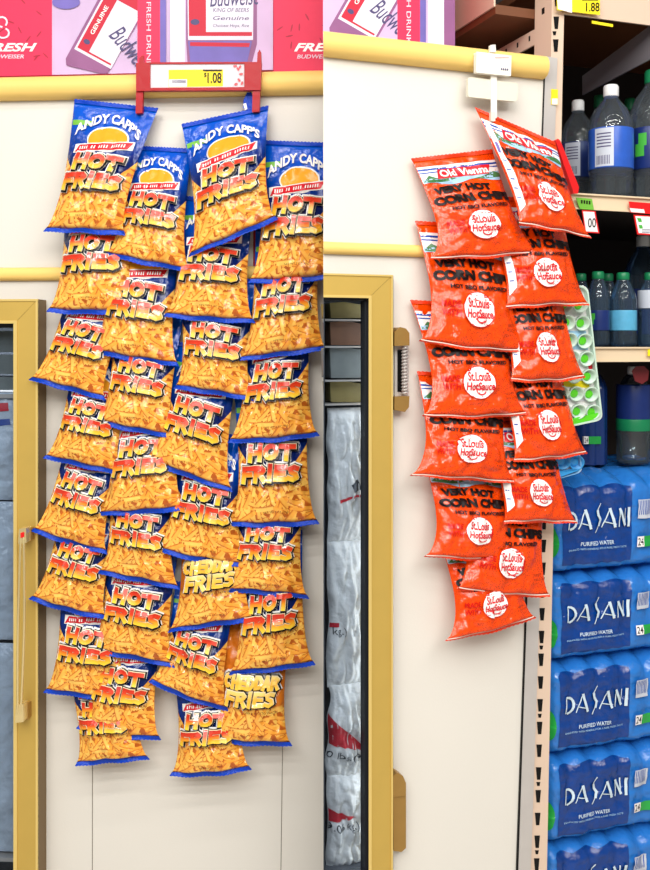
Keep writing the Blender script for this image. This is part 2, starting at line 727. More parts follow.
# blue fries bag artwork: x -38..38, y 0..125
FR = Sheet()
FR.poly([(-37, 103), (-19, 104), (-19, 109), (-37, 108)], 'lime_print')
FR.ellipse(2, 91, 21.5, 13.5, 'white_print')
FR.lift += .0007
FR.ellipse(2, 91, 20, 12, 'oval_orange')
FR.lift += .0004
top = [(-29 + 3 * k, 79 - 0.004 * (-29 + 3 * k) ** 2 * 0.2 + (k % 2) * 0.0) for k in range(20)]
FR.poly([(x, 78.4 + 0.12 * x) for x in range(-30, 31, 6)] + [(x, 87.4 + 0.12 * x) for x in range(30, -31, -6)], 'white_print')
FR.lift += .0005
FR.poly([(x, 79.4 + 0.12 * x) for x in range(-29, 30, 6)] + [(x, 86.4 + 0.12 * x) for x in range(29, -30, -6)], 'red_print')
FR.lift += .0006
for k in range(19):
    x = -24 + 2.5 * k
    if k not in (4, 7, 12):
        FR.poly([(x, 81.4 + .12 * x), (x + 1.3, 81.4 + .12 * x), (x + 1.5, 84.6 + .12 * x), (x + .4, 84.6 + .12 * x)], 'white_print')
FR.text("ANDY CAPP'S", -32, 102, 64, 10, 'white_print', bold=0.035, warp=lambda d: 5.5 - 0.015 * d * d)
FR.lift += 0.0003
fire_words(FR, [word('HOT', -25, 24, 60.5, 73, skew=-0.002), word('FRIES', -33, 29, 41, 54, skew=-0.002)], 2.25, 'letter_fire', [(57.5, 75), (37.5, 56)])
FR.text('CORN & POTATO SNACKS', -8, 35.2, 40, 2.6, 'dark_print')
FR.text('NET WT 3 OZ (85g)', -8, 10, 24, 2.4, 'dark_print')

CH = Sheet()
fire_words(CH, [word('CHEDDAR', -33, 31, 60, 72), word('FRIES', -30, 27, 42, 56)], 1.9, 'letter_cheddar', [(58, 73), (40, 57)])
CH.text('CORN & POTATO SNACKS', -8, 34.5, 40, 2.6, 'dark_print')
CH.text('NET WT 3 OZ (85g)', -8, 10, 24, 2.4, 'dark_print')


# orange corn chip bag artwork: x -48..48, y 0..107
def corn_sheet(side):
    s = Sheet(dl=0.0001)
    s.rect(-47.5, 82, 47.5, 100, 'white_print')
    s.rect(-47.5, 95.5, 47.5, 97.5, 'blue_print')
    s.rect(-47.5, 92.3, 47.5, 93.6, 'blue_print')
    s.poly([(x, 80 + 2 * math.sin(x * .12)) for x in range(-47, 48, 4)] + [(47, 88), (-47, 86)], 'sky_print')
    s.poly([(-47, 83), (-38, 90), (-30, 86), (-20, 89), (-8, 84), (-20, 81.5), (-36, 82)], 'green_print')
    s.poly([(12, 82), (26, 84), (40, 88), (47, 85), (47, 81.5), (28, 80.5)], 'green_print')
    s.lift += .0005
    s.poly([(-30, 85), (32, 85.5), (38, 95.5), (-26, 95.5)], 'red_print')
    s.lift += .0007
    s.text('Old Vienna', -25, 86.6, 58, 8, 'white_print', bold=0.03)
    s.text('VERY HOT', -40, 69.5, 66, 8, 'dark_print', bold=0.07, warp=lambda d: -0.002 * d * d)
    s.text('CORN CHIPS', -45, 56.5, 91, 9.5, 'dark_print', bold=0.075, warp=lambda d: 1 - 0.0012 * d * d)
    s.text('HOT BBQ FLAVORED', -30, 48.8, 68, 4.6, 'dark_print', bold=0.05)
    s.text('MADE', -39, 32.5, 19, 6, 'madewith_print', bold=0.03)
    s.text('WITH', -39, 24.5, 19, 6, 'madewith_print', bold=0.03)
    s.lift += .0003
    s.ellipse(0, 32, 18, 15.6, 'madewith_print')
    s.ellipse(0, 32, 17.2, 14.9, 'white_print')
    s.lift += .0010
    s.text('St.Louis', -12.5, 33.3, 25, 9, 'red_print', bold=0.03, shear=0.1)
    s.text('HotSauce', -14.5, 24.3, 30, 8, 'red_print', bold=0.03, shear=0.1)
    s.strokes([arc(1, 23.6, 5, 3, 170, 350, 6)], 0.6, 'red_print')
    s.text('NET WT', 31, 19, 11, 2.4, 'dark_print')
    s.text('4 OZ (113g)', 30, 14.5, 15, 2.4, 'dark_print')
    if side:
        s.poly([(-47.6, 10), (-39.5, 18), (-40.5, 60), (-41, 96), (-47.6, 98)], 'white_print')
        for k in range(5):
            s.rect(-46.5, 24 + k * 9, -42.5, 25.2 + k * 9, 'blue_print')
        s.rect(-46.5, 68, -43, 78, 'photo_violet')
    return s


CORN_L, CORN_R = corn_sheet(False), corn_sheet(True)


# ------------------------------------------------------------------ bags
def make_bag(fr, TL, TR, BR, BL, kind, seed, label, group, otop=0.012, obot=0.062, T=0.027, inset=0.085, sag=None, sides=(0, 0), cat='snack bag', name='snack_bag'):
    rnd = random.Random(seed)
    TL, TR, BR, BL = map(Vector, (TL, TR, BR, BL))
    TL = TL + (BL - TL) * 0.03
    TR = TR + (BR - TR) * 0.03
    if sag is None:
        sag = rnd.uniform(-1.5, 3.0)
    hw, hh = (38.0, 125.0) if kind != 'corn' and kind != 'corn_side' else (48.0, 107.0)
    ph, ph2 = rnd.uniform(0, 6), rnd.uniform(0, 6)
    film = {'hot': 'fries_film', 'cheddar': 'cheddar_film'}.get(kind, 'corn_film')
    sheet = {'hot': FR, 'cheddar': CH, 'corn': CORN_L, 'corn_side': CORN_R}[kind]
    seal = {'hot': 'blue_seal', 'cheddar': 'blue_seal'}.get(kind, 'orange_seal')
    lean = rnd.uniform(-0.25, 0.25)

    def pix(u, v):
        a, b_ = BL.lerp(TL, v), BR.lerp(TR, v)
        w = (b_ - a).length
        k = math.sin(math.pi * min(1, max(0, v)) ** 0.8)
        k = max(0.0, k) ** 0.8 * (1.15 - 0.5 * v)
        a = a + (b_ - a) * (inset * k) + Vector((sides[0] * k, 0))
        b_ = b_ - (b_ - a) * (inset * k) + Vector((sides[1] * k, 0))
        p = a.lerp(b_, (u + 1) / 2)
        p.y += sag * (1 - u * u) * max(0, 1 - v) ** 3
        # little scallops along the bottom edge
        p.y += 0.7 * math.sin(u * 7 + ph) * max(0, 1 - v * 3) * (1 - u * u)
        return p

    def bulge(u, v):
        v = min(1, max(0, v))
        u = min(1, max(-1, u))
        gu = max(0.0, 1 - abs(u) ** 2.5) ** 0.8
        gv = max(0.0, math.sin(math.pi * v ** 0.66)) ** 0.62
        top = 1 - 0.45 * max(0, (v - .55) / .45)
        return gu * gv * top

    def wrk(u, v):
        e = (1 - min(1, abs(u)) ** 6)
        v = min(1, max(0, v))
        q = min(1, v * 12) * min(1, (1 - v) * 12)
        r = 0.0045 * noise.noise(Vector((u * 1.6 + seed, v * 2.6, seed * .37)))
        r -= 0.0055 * max(0, 0.22 - abs(noise.noise(Vector((u * 1.9 + v * 1.3, v * 2.3 - u * .6, seed * 1.7))))) / 0.22
        q3 = noise.noise(Vector((u * 3.1 - v * 2.2 + seed, v * 4.4 + u, seed * 2.3)))
        r -= 0.0034 * max(0, 0.2 - abs(q3)) / 0.2
        q4 = noise.noise(Vector((u * 4.6 + v * 3 + seed * .7, v * 6.5 - u * 2, seed * 3.1)))
        r += 0.0022 * max(0, 0.16 - abs(q4)) / 0.16
        r += 0.0035 * math.cos(10 * u + ph) * math.exp(-v / 0.10)
        r += 0.0030 * math.cos(12 * u + ph2) * math.exp(-(1 - v) / 0.12)
        r += 0.0035 * math.cos(16 * v + ph2) * math.exp(-(1 - abs(u)) / 0.14)
        return r * e * q

    def S0(u, v):
        p = pix(u, v)
        off = obot + (otop - obot) * v
        return fr.P(p.x, p.y, off)

    def S(x, y, lift):
        # point on the modelled film itself (bilinear between its vertices)
        u, v = x / hw, y / hh
        u = min(0.995, max(-0.995, u))
        ti = (math.asin(u / 1.0) / (math.pi / 2) + 1) * NU / 2
        tj = min(NV - 1e-4, max(0, v * NV))
        i, j = min(NU - 1, max(0, int(ti))), int(tj)
        a, b_ = ti - i, tj - j
        p = (vs[idx[(i, j)]] * (1 - a) + vs[idx[(i + 1, j)]] * a) * (1 - b_) + (vs[idx[(i, j + 1)]] * (1 - a) + vs[idx[(i + 1, j + 1)]] * a) * b_
        return p + fr.n * lift

    NU, NV = 36, 54
    vs, uvs, fs = [], [], []
    idx = {}
    for j in range(NV + 1):
        v = j / NV
        for i in range(NU + 1):
            u = math.sin(math.pi / 2 * (-1 + 2 * i / NU) * 0.999) if 0 < i < NU else (-1 if i == 0 else 1)
            idx[(i, j)] = len(vs)
            vs.append(S0(u, v) + fr.n * (T * bulge(u, v) * (1 + lean * u) + wrk(u, v)))
            uvs.append((u * hw / 100 + (seed * 0.0), v * hh / 100))
    for j in range(NV):
        for i in range(NU):
            fs.append((idx[(i, j)], idx[(i + 1, j)], idx[(i + 1, j + 1)], idx[(i, j + 1)]))
    # back
    bidx = {}
    BU, BV = NU, NV
    for j in range(NV + 1):
        for i in range(NU + 1):
            if i in (0, NU) or j in (0, NV):
                bidx[(i, j)] = idx[(i, j)]
            else:
                u = math.sin(math.pi / 2 * (-1 + 2 * i / NU) * 0.999)
                v = j / NV
                bidx[(i, j)] = len(vs)
                vs.append(S0(u, v) - fr.n * (T * 0.32 * bulge(u, v)))
                uvs.append((u * hw / 100, v * hh / 100))
    for j in range(NV):
        for i in range(NU):
            fs.append((bidx[(i, j)], bidx[(i, j + 1)], bidx[(i + 1, j + 1)], bidx[(i + 1, j)]))
    base = S0(0, 0)
    root = thing(name, base, label, cat, group)
    mb = MB()
    mb.add(vs, fs, film, uvs, smooth=True)
    sheet.put(mb, S)
    mb.build('bag_body', root)

    # crimped seals: thin double-sided strips beyond the two ends
    def strip(v0, length, nm, amp, line=False):
        sb = MB()
        n = 44
        rows = 4
        fv, bv_ = [], []
        for r in range(rows + 1):
            for i in range(n + 1):
                u = -1 + 2 * i / n
                p = pix(u, v0)
                q = pix(u, v0 + (0.02 if v0 < .5 else -0.02))
                d = (p - q).normalized()
                pp = p + d * (length * r / rows)
                if r == rows:
                    pp += d * (0.35 if i % 2 else -0.35)
                off = obot + (otop - obot) * v0 + amp * math.sin(u * 5 + ph) * r / rows + 0.0009 * math.sin(u * 60) * (1 if r else 0)
                fv.append(fr.P(pp.x, pp.y, off + 0.0006))
                bv_.append(fr.P(pp.x, pp.y, off - 0.0006))
        W_ = n + 1
        f1 = []
        for r in range(rows):
            for i in range(n):
                a = r * W_ + i
                f1.append((a, a + 1, a + W_ + 1, a + W_) if v0 > .5 else (a, a + W_, a + W_ + 1, a + 1))
        N = len(fv)
        f2 = [tuple(N + k for k in reversed(f)) for f in f1]
        rim = [r * W_ for r in range(rows + 1)] + [rows * W_ + i for i in range(1, W_)] + [r * W_ + n for r in range(rows - 1, -1, -1)]
        f3 = [(rim[k], rim[k + 1], N + rim[k + 1], N + rim[k]) for k in range(len(rim) - 1)]
        sb.add(fv + bv_, f1 + f2 + f3, seal, smooth=True)
        if line:
            lv = []
            for i in range(n + 1):
                u = -1 + 2 * i / n
                p = pix(u, v0)
                off = obot + (otop - obot) * v0 + 0.0018
                lv.append(fr.P(p.x, p.y - 0.2, off))
                lv.append(fr.P(p.x, p.y + 0.9, off))
            sb.add(lv, [(2 * i, 2 * i + 1, 2 * i + 3, 2 * i + 2) for i in range(n)], 'seal_highlight')  # pale strip paints the highlight along the fold seam
        sb.build(nm, root)

    corn = kind.startswith('corn')
    strip(0.0, 3.2 if corn else 4.8, 'bottom_seal', 0.004, line=corn)
    strip(1.0, 4.0, 'top_seal', 0.002)
    return root


HOTB = [
    # col, TL, TR, BR, BL, kind
    (1, (75, 99), (158, 108), (124, 231), (46, 228), 'hot'),
    (1, (66, 186), (137, 184), (135, 306), (49, 308), 'hot'),
    (1, (74, 272), (140, 284), (104, 396), (32, 377), 'hot'),
    (1, (76, 349), (132, 362), (121, 472), (46, 455), 'hot'),
    (1, (72, 420), (128, 432), (106, 550), (34, 528), 'hot'),
    (1, (66, 490), (124, 502), (105, 615), (32, 596), 'hot'),
    (1, (62, 570), (130, 580), (125, 698), (46, 689), 'hot'),
    (1, (64, 652), (132, 652), (147, 756), (77, 762), 'hot'),
    (2, (128, 146), (192, 149), (189, 268), (107, 252), 'hot'),
    (2, (110, 226), (182, 232), (177, 362), (93, 349), 'hot'),
    (2, (116, 302), (184, 316), (173, 434), (98, 420), 'hot'),
    (2, (115, 388), (180, 384), (183, 506), (100, 512), 'hot'),
    (2, (110, 463), (172, 463), (178, 586), (100, 570), 'hot'),
    (2, (108, 533), (180, 540), (173, 664), (91, 648), 'hot'),
    (2, (98, 612), (163, 620), (159, 736), (79, 725), 'hot'),
    (3, (182, 124), (268, 106), (275, 216), (190, 253), 'hot'),
    (3, (182, 196), (254, 202), (253, 319), (166, 313), 'hot'),
    (3, (178, 272), (256, 280), (252, 397), (176, 385), 'hot'),
    (3, (178, 342), (240, 352), (231, 488), (147, 456), 'hot'),
    (3, (180, 428), (244, 436), (245, 563), (158, 547), 'hot'),
    (3, (182, 508), (246, 502), (253, 617), (170, 629), 'cheddar'),
    (3, (176, 582), (236, 590), (227, 707), (152, 679), 'hot'),
    (3, (174, 664), (240, 662), (249, 766), (172, 772), 'hot'),
    (4, (262, 140), (338, 143), (337, 273), (250, 279), 'hot'),
    (4, (256, 226), (320, 221), (325, 346), (241, 357), 'hot'),
    (4, (250, 312), (310, 306), (317, 432), (230, 439), 'hot'),
    (4, (234, 386), (308, 382), (317, 520), (231, 522), 'hot'),
    (4, (240, 476), (304, 472), (307, 595), (224, 588), 'hot'),
    (4, (240, 540), (302, 530), (313, 661), (231, 671), 'hot'),
    (4, (224, 616), (290, 620), (290, 742), (209, 738), 'cheddar'),
]
ORD = ['top', 'second from top', 'third from top', 'fourth from top', 'fifth from top', 'sixth from top', 'seventh from top', 'lowest']
CNAME = {1: 'leftmost column', 2: 'second column', 3: 'third column', 4: 'rightmost column'}
SPECIAL = {
    0: 'tilted blue and orange fry bag hanging by its corner from the left red clip',
    15: 'tilted blue and orange fry bag hanging from the right red clip below the price',
    8: 'blue and orange fry bag tucked between the two clipped bags, top of second column',
    23: 'blue and orange fry bag at top right of the cluster, beside the white panel edge',
    7: 'crumpled fry bag at the very bottom of the leftmost column, blue upper corner showing',
    22: 'fry bag lowest of the whole cluster, hanging alone at bottom of third column',
    20: 'orange cheddar fry bag without blue film, in the middle of the cluster, third column',
    29: 'orange cheddar fry bag at the bottom of the rightmost column by the panel seam',
}
cnt = {}
hot_bags = []
order = sorted(range(len(HOTB)), key=lambda i: max(HOTB[i][3][1], HOTB[i][4][1]))
for i, (c, TL, TR, BR, BL, kind) in enumerate(HOTB):
    k = cnt.get(c, 0)
    cnt[c] = k + 1
    tot = sum(1 for q in HOTB if q[0] == c)
    pos = 'lowest' if k == tot - 1 else ORD[k]
    lab = SPECIAL.get(i, f'blue and orange fry bag, {pos} in the {CNAME[c]} of the blue cluster')
    ot, ob_ = (0.014, 0.064)
    if i == 15:
        ot, ob_ = 0.03, 0.085
    if i == 0:
        ot, ob_ = 0.026, 0.08
    if i == 8:
        ot, ob_ = 0.012, 0.07
    hot_bags.append(make_bag(L, TL, TR, BR, BL, kind, i + 1, lab, 'blue and orange snack bags on the left clip strips', ot, ob_))

CORNB = [
    ('R', (475, 107), (555, 143), (590, 236), (519, 222), 2),
    ('L', (412, 159), (492, 150), (538, 251), (431, 257), 0),
    ('R', (484, 196), (560, 200), (588, 303), (506, 306), 2),
    ('L', (416, 221), (508, 226), (526, 349), (421, 339), 0),
    ('R', (488, 272), (558, 272), (584, 375), (511, 378), 2),
    ('L', (411, 300), (505, 306), (526, 412), (424, 414), 0),
    ('R', (488, 346), (556, 346), (586, 451), (514, 459), 2),
    ('L', (418, 372), (505, 376), (514, 481), (412, 474), 0),
    ('R', (482, 418), (550, 418), (576, 521), (504, 521), 2),
    ('L', (424, 456), (508, 458), (520, 561), (426, 555), 0),
    ('R', (466, 484), (544, 484), (549, 594), (459, 587), 2),
    ('L', (440, 538), (512, 528), (534, 616), (447, 639), 0),
]
CLAB = {
    0: 'tilted orange corn chip bag hanging by its corner from the white clip strip',
    1: 'orange corn chip bag with striped top edge showing, top of the left column',
    10: 'orange corn chip bag at the foot of the right column, partly behind its neighbour',
    11: 'lowest orange corn chip bag, tilted, hanging alone above the white panel',
}
cc = {'L': 0, 'R': 0}
for i, (c, TL, TR, BR, BL, _) in enumerate(CORNB):
    k = cc[c]
    cc[c] += 1
    lab = CLAB.get(i, f'orange corn chip bag, {ORD[k]} in the {"left" if c == "L" else "right"} column of orange bags')
    ot, ob_ = (0.014, 0.06)
    if i == 0:
        ot, ob_ = 0.03, 0.085
    make_bag(R, TL, TR, BR, BL, 'corn_side' if c == 'R' and i != 10 else 'corn', 100 + i, lab, 'orange corn chip bags on the white clip strip', ot, ob_,
             T=0.026, inset=0.07 if c == 'R' else 0.085, sides=(4 if c == 'L' else 0, 0))

# ------------------------------------------------------------------ left wall
mb = MB()
uL0, _ = L.uz(-260, 300)
uDoor, zTop = L.uz(45, 298)
_, zLedge = L.uz(323, 72)
uEnd = 0.16
mb.box(L, uDoor, uEnd, 0.0, zLedge, -0.08, 0.0, 'white_enamel')
mb.box(L, uL0, uDoor, zTop - 0.004, zLedge, -0.08, 0.0, 'white_enamel')
mb.box(L, uL0, uEnd, zLedge - 0.04, zLedge, -0.5, -0.08, 'white_enamel')
for xa, ya, xb, yb in ((92.5, 700, 92, 1160), (284.5, 600, 277, 1160)):
    mb.add([L.P(xa - .35, ya, .0006), L.P(xb - .35, yb, .0006), L.P(xb + .35, yb, .0006), L.P(xa + .35, ya, .0006)], [(0, 1, 2, 3)], 'seam_dark')
structure(mb.build('wall_left'))


def rail(fr, u0, u1, zc, hgt, dep, name, xcut=None):
    r = MB()
    n = 14
    prof = [(dep * math.cos(a) ** 0.7 if math.cos(a) > 0 else 0, hgt / 2 * math.sin(a)) for a in [-math.pi / 2 + math.pi * k / n for k in range(n + 1)]]
    vs = [fr.W(fr.uz(xcut, 300, a + .0003)[0] if xcut else u0, zc + b_, a + .0003) for a, b_ in prof] + [fr.W(u1, zc + b_, a + .0003) for a, b_ in prof]
    N = n + 1
    r.add(vs, [(i, N + i, N + i + 1, i + 1) for i in range(n)] + [(N - 1, 2 * N - 1, N, 0)], 'cream_bumper', smooth=True)
    r.add(vs, [tuple(range(N)), tuple(range(2 * N - 1, N - 1, -1))], 'cream_bumper')
    return structure(r.build(name))


_, za = L.uz(323, 67.5, .03)
_, zb = L.uz(323, 91.5, .03)
rail(L, uL0, uEnd, (za + zb) / 2, za - zb, 0.03, 'trim_1')
_, za = L.uz(20, 267, .015)
_, zb = L.uz(20, 280.5, .015)
rail(L, uL0, uEnd, (za + zb) / 2, za - zb, 0.014, 'trim_2')

# floor
mb = MB()
mb.add([(-3.5, -3.5, 0), (3.5, -3.5, 0), (3.5, 3.6, 0), (-3.5, 3.6, 0)], [(0, 1, 2, 3)], 'floor_tile')
structure(mb.build('floor'))


# ------------------------------------------------------------------ pillow-like bags of ice
def ice_bag(fr, x0, y0, x1, y1, off, T, seed, label, group, art=None, film='ice_film', name='ice_bag'):
    NU, NV = 36, 40
    u0, zt = fr.uz(x0, y0, off)
    u1, zb_ = fr.uz(x1, y1, off)

    def S(u, v, lift, back=False):
        px = u0 + (u1 - u0) * (u + 1) / 2
        pz = zb_ + (zt - zb_) * v
        g = max(0, 1 - abs(u) ** 3) ** .6 * max(0, 1 - abs(2 * v - 1) ** 3) ** .6
        lump = 0.35 * noise.noise(Vector((u * 2.2 + seed, v * 2.6, seed))) + 0.35 * noise.noise(Vector((u * 5 + seed, v * 5.5, seed))) - 0.3 * max(0, .25 - abs(noise.noise(Vector((u * 3 + v * 2, v * 5 - u, seed * 1.3))))) / .25
        d = T * g * (1 + lump)
        px += 0.012 * noise.noise(Vector((u, v * 3, seed + 5))) * abs(u)
        return fr.W(px, pz, off + (-0.4 * T * g if back else d + lift))
    vs, fs = [], []
    for back in (False, True):
        o = len(vs)
        for j in range(NV + 1):
            for i in range(NU + 1):
                vs.append(S(-1 + 2 * i / NU, j / NV, 0, back))
        for j in range(NV):
            for i in range(NU):
                a = o + j * (NU + 1) + i
                q = (a, a + 1, a + NU + 2, a + NU + 1)
                fs.append(q if not back else q[::-1])
    m_ = MB()
    m_.add(vs, fs, film, smooth=True)
    if art:
        def SG(x, y, lf):
            ti = min(NU - 1e-4, max(0.2, (x - x0) / (x1 - x0) * NU))
            tj = min(NV - 1e-4, max(0, (y1 - y) / (y1 - y0) * NV))
            i, j = int(ti), int(tj)
            a_, b_ = ti - i, tj - j
            o = j * (NU + 1) + i
            return (vs[o] * (1 - a_) + vs[o + 1] * a_) * (1 - b_) + (vs[o + NU + 1] * (1 - a_) + vs[o + NU + 2] * a_) * b_ + fr.n * (lf + .0008)
        art.put(m_, SG)
    return tag(m_.build(name), label, 'bag of ice', group)


# ------------------------------------------------------------------ left freezer door
dl = thing('freezer_door', L.P(26, 1160, 0.02), 'gold framed glass freezer door left of the blue snack bags with wire pull', 'freezer door')
mb = MB()
FO = 0.048
zfl = 0.12
uo, zo = L.uz(38, 299, FO)
ui, zi = L.uz(14.5, 323.5, FO)
um0, zm0 = L.uz(17, 320.5, FO)
uo2, _ = L.uz(33, 870, FO)


def gold_frame(fr, mb, uo, zo, ui, zi, uleft, bead, off, thick, xcut=None):
    def ul(o):
        return fr.uz(xcut, 300, o)[0] if xcut else uleft
    back = Vector((0, 1, 0)) * (thick / -fr.n.y) if xcut else -fr.n * thick
    # stile and top rail with a mitre line, inner and outer beads
    mb.prism([fr.W(ui, zfl, off), fr.W(uo, zfl, off), fr.W(uo, zo, off), fr.W(ui, zi, off)], back, 'gold_anodised', 'gold_side')
    mb.prism([fr.W(ul(off), zi, off), fr.W(ui, zi, off), fr.W(uo, zo, off), fr.W(ul(off), zo, off)], back, 'gold_anodised', 'gold_side')
    b_ = bead
    mb.prism([fr.W(ui - b_ * .2, zfl, off + .003), fr.W(ui + b_, zfl, off + .003), fr.W(ui + b_, zi + b_, off + .003), fr.W(ui - b_ * .2, zi, off + .003)], back.normalized() * .006, 'gold_bead')
    mb.prism([fr.W(ul(off + .003), zi, off + .003), fr.W(ui, zi, off + .003), fr.W(ui + b_, zi + b_, off + .003), fr.W(ul(off + .003), zi + b_, off + .003)], back.normalized() * .006, 'gold_bead')
    mb.prism([fr.W(uo - b_ * .7, zfl, off + .002), fr.W(uo, zfl, off + .002), fr.W(uo, zo, off + .002), fr.W(uo - b_ * .7, zo - b_ * .7, off + .002)], back.normalized() * .006, 'gold_bead')
    mb.prism([fr.W(ul(off + .002), zo - b_ * .7, off + .002), fr.W(uo - b_ * .7, zo - b_ * .7, off + .002), fr.W(uo, zo, off + .002), fr.W(ul(off + .002), zo, off + .002)], back.normalized() * .006, 'gold_bead')
    e = 0.0003
    a, c = fr.W(ui + b_, zi + b_, off + .0005), fr.W(uo - b_ * .7, zo - b_ * .7, off + .0005)
    d = Vector((0, 0, e))
    mb.add([a - d, c - d, c + d, a + d], [(0, 1, 2, 3)], 'gold_side')


gold_frame(L, mb, uo, zo, ui, zi, uL0, 0.006, FO, FO - 0.001)
mb.build('door_frame', dl, bevel=0.0012)
mb = MB()
g = 0.008
mb.prism([L.W(ui - g, zfl, .03), L.W(ui + .004, zfl, .03), L.W(ui + .004, zi, .03), L.W(ui - g, zi - g, .03)], -L.n * .02, 'gasket')
mb.prism([L.W(uL0, zi - g, .03), L.W(ui - g, zi - g, .03), L.W(ui, zi, .03), L.W(uL0, zi, .03)], -L.n * .02, 'gasket')
mb.build('gasket', dl)
mb = MB()
mb.box(L, uL0, ui - g, zfl, zi - g, .012, .018, 'pane')
mb.build('glass', dl)
# handle
hd = MB()
OFH = FO + .035
for (xa, ya, xb, yb) in ((19, 529, 26, 543), (16, 705, 23, 722)):
    hd.slab(L, [(xa, ya), (xb, ya - 1), (xb + .5, yb), (xa - 1, yb + 1)], FO + .018, OFH + .006, 'brass_wire')
    cx, cy = (xb + 3, (ya + yb) / 2)
    hd.slab(L, [(xa + 2, ya + 2), (xb + 5, ya - 1), (xb + 5, yb - 2), (xa + 2, yb - 1)], FO, FO + .019, 'brass')
for k, (dx, bow) in enumerate(((-1.6, -1.5), (2.4, 2.6))):
    pts = []
    for q in range(13):
        t = q / 12
        pts.append(L.P(22 - 3 * t + dx * (0.7 + 0.3 * math.sin(math.pi * t)) + bow * math.sin(math.pi * t) * .5, 536 + 178 * t, OFH + .004 + .008 * math.sin(math.pi * t)))
    hd.tube(pts, 0.0026, 'brass_wire')
h_ob = hd.build('door_handle', dl, bevel=0.0012)
rd = MB()
rd.slab(L, [(20.5, 533), (24, 532), (24, 537), (20.5, 538)], OFH + .006, OFH + .0075, 'red_sheet')
rd.build('red_lock_dot', h_ob)

# interior box of the left freezer with bags of ice
mb = MB()
mb.box(L, uL0, uDoor - .01, 0.05, zTop, -0.36, -0.35, 'case_inner')
mb.box(L, uDoor - .012, uDoor - .002, 0.05, zTop, -0.35, -0.081, 'case_inner')
mb.box(L, uL0, uDoor - .012, zTop - .012, zTop - 0.004, -0.35, -0.081, 'case_inner')
mb.box(L, uL0, uDoor - .012, 0.05, 0.06, -0.35, -0.0, 'case_inner')
mb.box(L, uL0 - .01, uL0, 0.05, zTop, -0.35, -0.0, 'case_inner')
structure(mb.build('trim_3'))
IA = Sheet(step=6, flip=True)
IA.poly([(-60, 406), (12, 402), (14, 410), (-60, 416)], 'ice_red')
IA.poly([(-60, 424), (14, 418), (14, 424), (-60, 432)], 'ice_blue')
ice_bag(L, -120, 392, 22, 500, -0.02, .025, 3, 'bag of ice with red and blue stripes behind the left freezer glass', 'bags of ice behind the left glass', IA, 'ice_film_blue')
ice_bag(L, -120, 500, 22, 640, -0.02, .025, 4, 'pale blue bag of ice behind the left door pull, middle of the glass', 'bags of ice behind the left glass', None, 'ice_film_blue')
ice_bag(L, -120, 640, 22, 852, -0.02, .025, 6, 'pale blue bag of ice low behind the left freezer glass', 'bags of ice behind the left glass', None, 'ice_film_blue')
mb = MB()
for y0, y1, mm in ((330, 352, 'pack_grey'), (354, 374, 'pack_grey'), (376, 390, 'pack_grey')):
    mb.slab(L, [(-120, y0), (18, y0 + 1), (18, y1), (-120, y1)], -.12, -.02, mm)
tag(mb.build('frozen_food_stack', bevel=.006), 'dim stack of grey frozen packs at top behind the left freezer glass', 'frozen food')
for y, lb in ((392, 'upper thin steel shelf over the striped ice bag behind the left glass'), (852, 'lower thin steel shelf under the ice bags behind the left glass')):
    mb = MB()
    z = L.uz(5, y, -.02)[1]
    mb.box(L, uL0, uDoor - .013, z - .012, z - .004, -0.34, -0.005, 'steel')
    tag(mb.build('freezer_shelf'), lb, 'freezer shelf')


# ------------------------------------------------------------------ beer cartons on the ledge
def bottle_art(sh, cx, cy, ang, sc_, name_text=True):
    """photograph of a bottle printed on the carton; ang turns it, px units (y down)."""
    c, s = math.cos(ang), math.sin(ang)

    def T(x, y):
        return (cx + (x * c - y * s) * sc_, cy + (x * s + y * c) * sc_)
    sh.poly([T(-24, -70), T(26, -70), T(26, 40), T(22, 46), T(-20, 46), T(-24, 40)], 'photo_plum')
    sh.poly([T(-21, -70), T(23, -70), T(23, 27), T(-21, 27)], 'photo_silver')
    sh.poly([T(-19, -70), T(21, -70), T(21, 24), T(-19, 24)], 'carton_deep')
    sh.poly([T(-6, -40), T(21, -40), T(21, 22), T(-6, 22)], 'photo_silver')
    sh.ellipse(*T(-13, 14), 3.6 * sc_, 2.6 * sc_, 'photo_ink', rot=ang)
    return T


cart = Sheet(step=0, flip=True, lift0=0.0005, dl=0.00006)


def red_panel(sh, x0, x1, tx):
    sh.rect(x0, -60, x1, 78, 'carton_red')
    rr = random.Random(int(x0) + 5)
    for k in range(14):
        px, py = rr.uniform(x0, x1 - 3), rr.uniform(0, 70)
        a = rr.uniform(0, 3)
        sh.ellipse(min(px, x1 - 5), py, 4, 0.8, 'vine_red', n=8, rot=a)
    sh.text('FRESH', tx, 51.5, 54, 8.5, 'white_print', bold=0.03, shear=0.35)
    sh.text('BUDWEISER', tx + 3, 58.5, 38, 4, 'photo_silver', bold=0.01, shear=0.2)


cart.rect(-100, -60, 273, 78, 'photo_lilac')
cart.rect(-100, -60, -18, 78, 'photo_violet')
red_panel(cart, -18, 52, -17)
cart.strokes([arc(2, 22, 5, 5, 90, 400, 10)], 0.9, 'photo_silver')
cart.strokes([arc(3, 33, 6, 5, -60, 220, 10)], 0.9, 'photo_silver')
cart.ellipse(66, 2, 14, 7, 'photo_violet')
T1 = bottle_art(cart, 104, 36, 0.50, 0.95)
cart.text('Budweiser', 108, 36, 62, 18, 'photo_ink', bold=0.005, shear=0.3, rot=-0.85)
cart.text('GENUINE', 93.5, 35, 32, 4.2, 'white_print', bold=0.01, rot=1.07)
cart.rect(137.5, -60, 160, 78, 'carton_red')
cart.text('FRESH DRINK', 146.5, 2, 66, 4.5, 'photo_silver', rot=-1.5708)
cart.rect(160, -60, 166, 78, 'photo_violet')
cart.rect(170, -60, 185, 78, 'photo_silver')
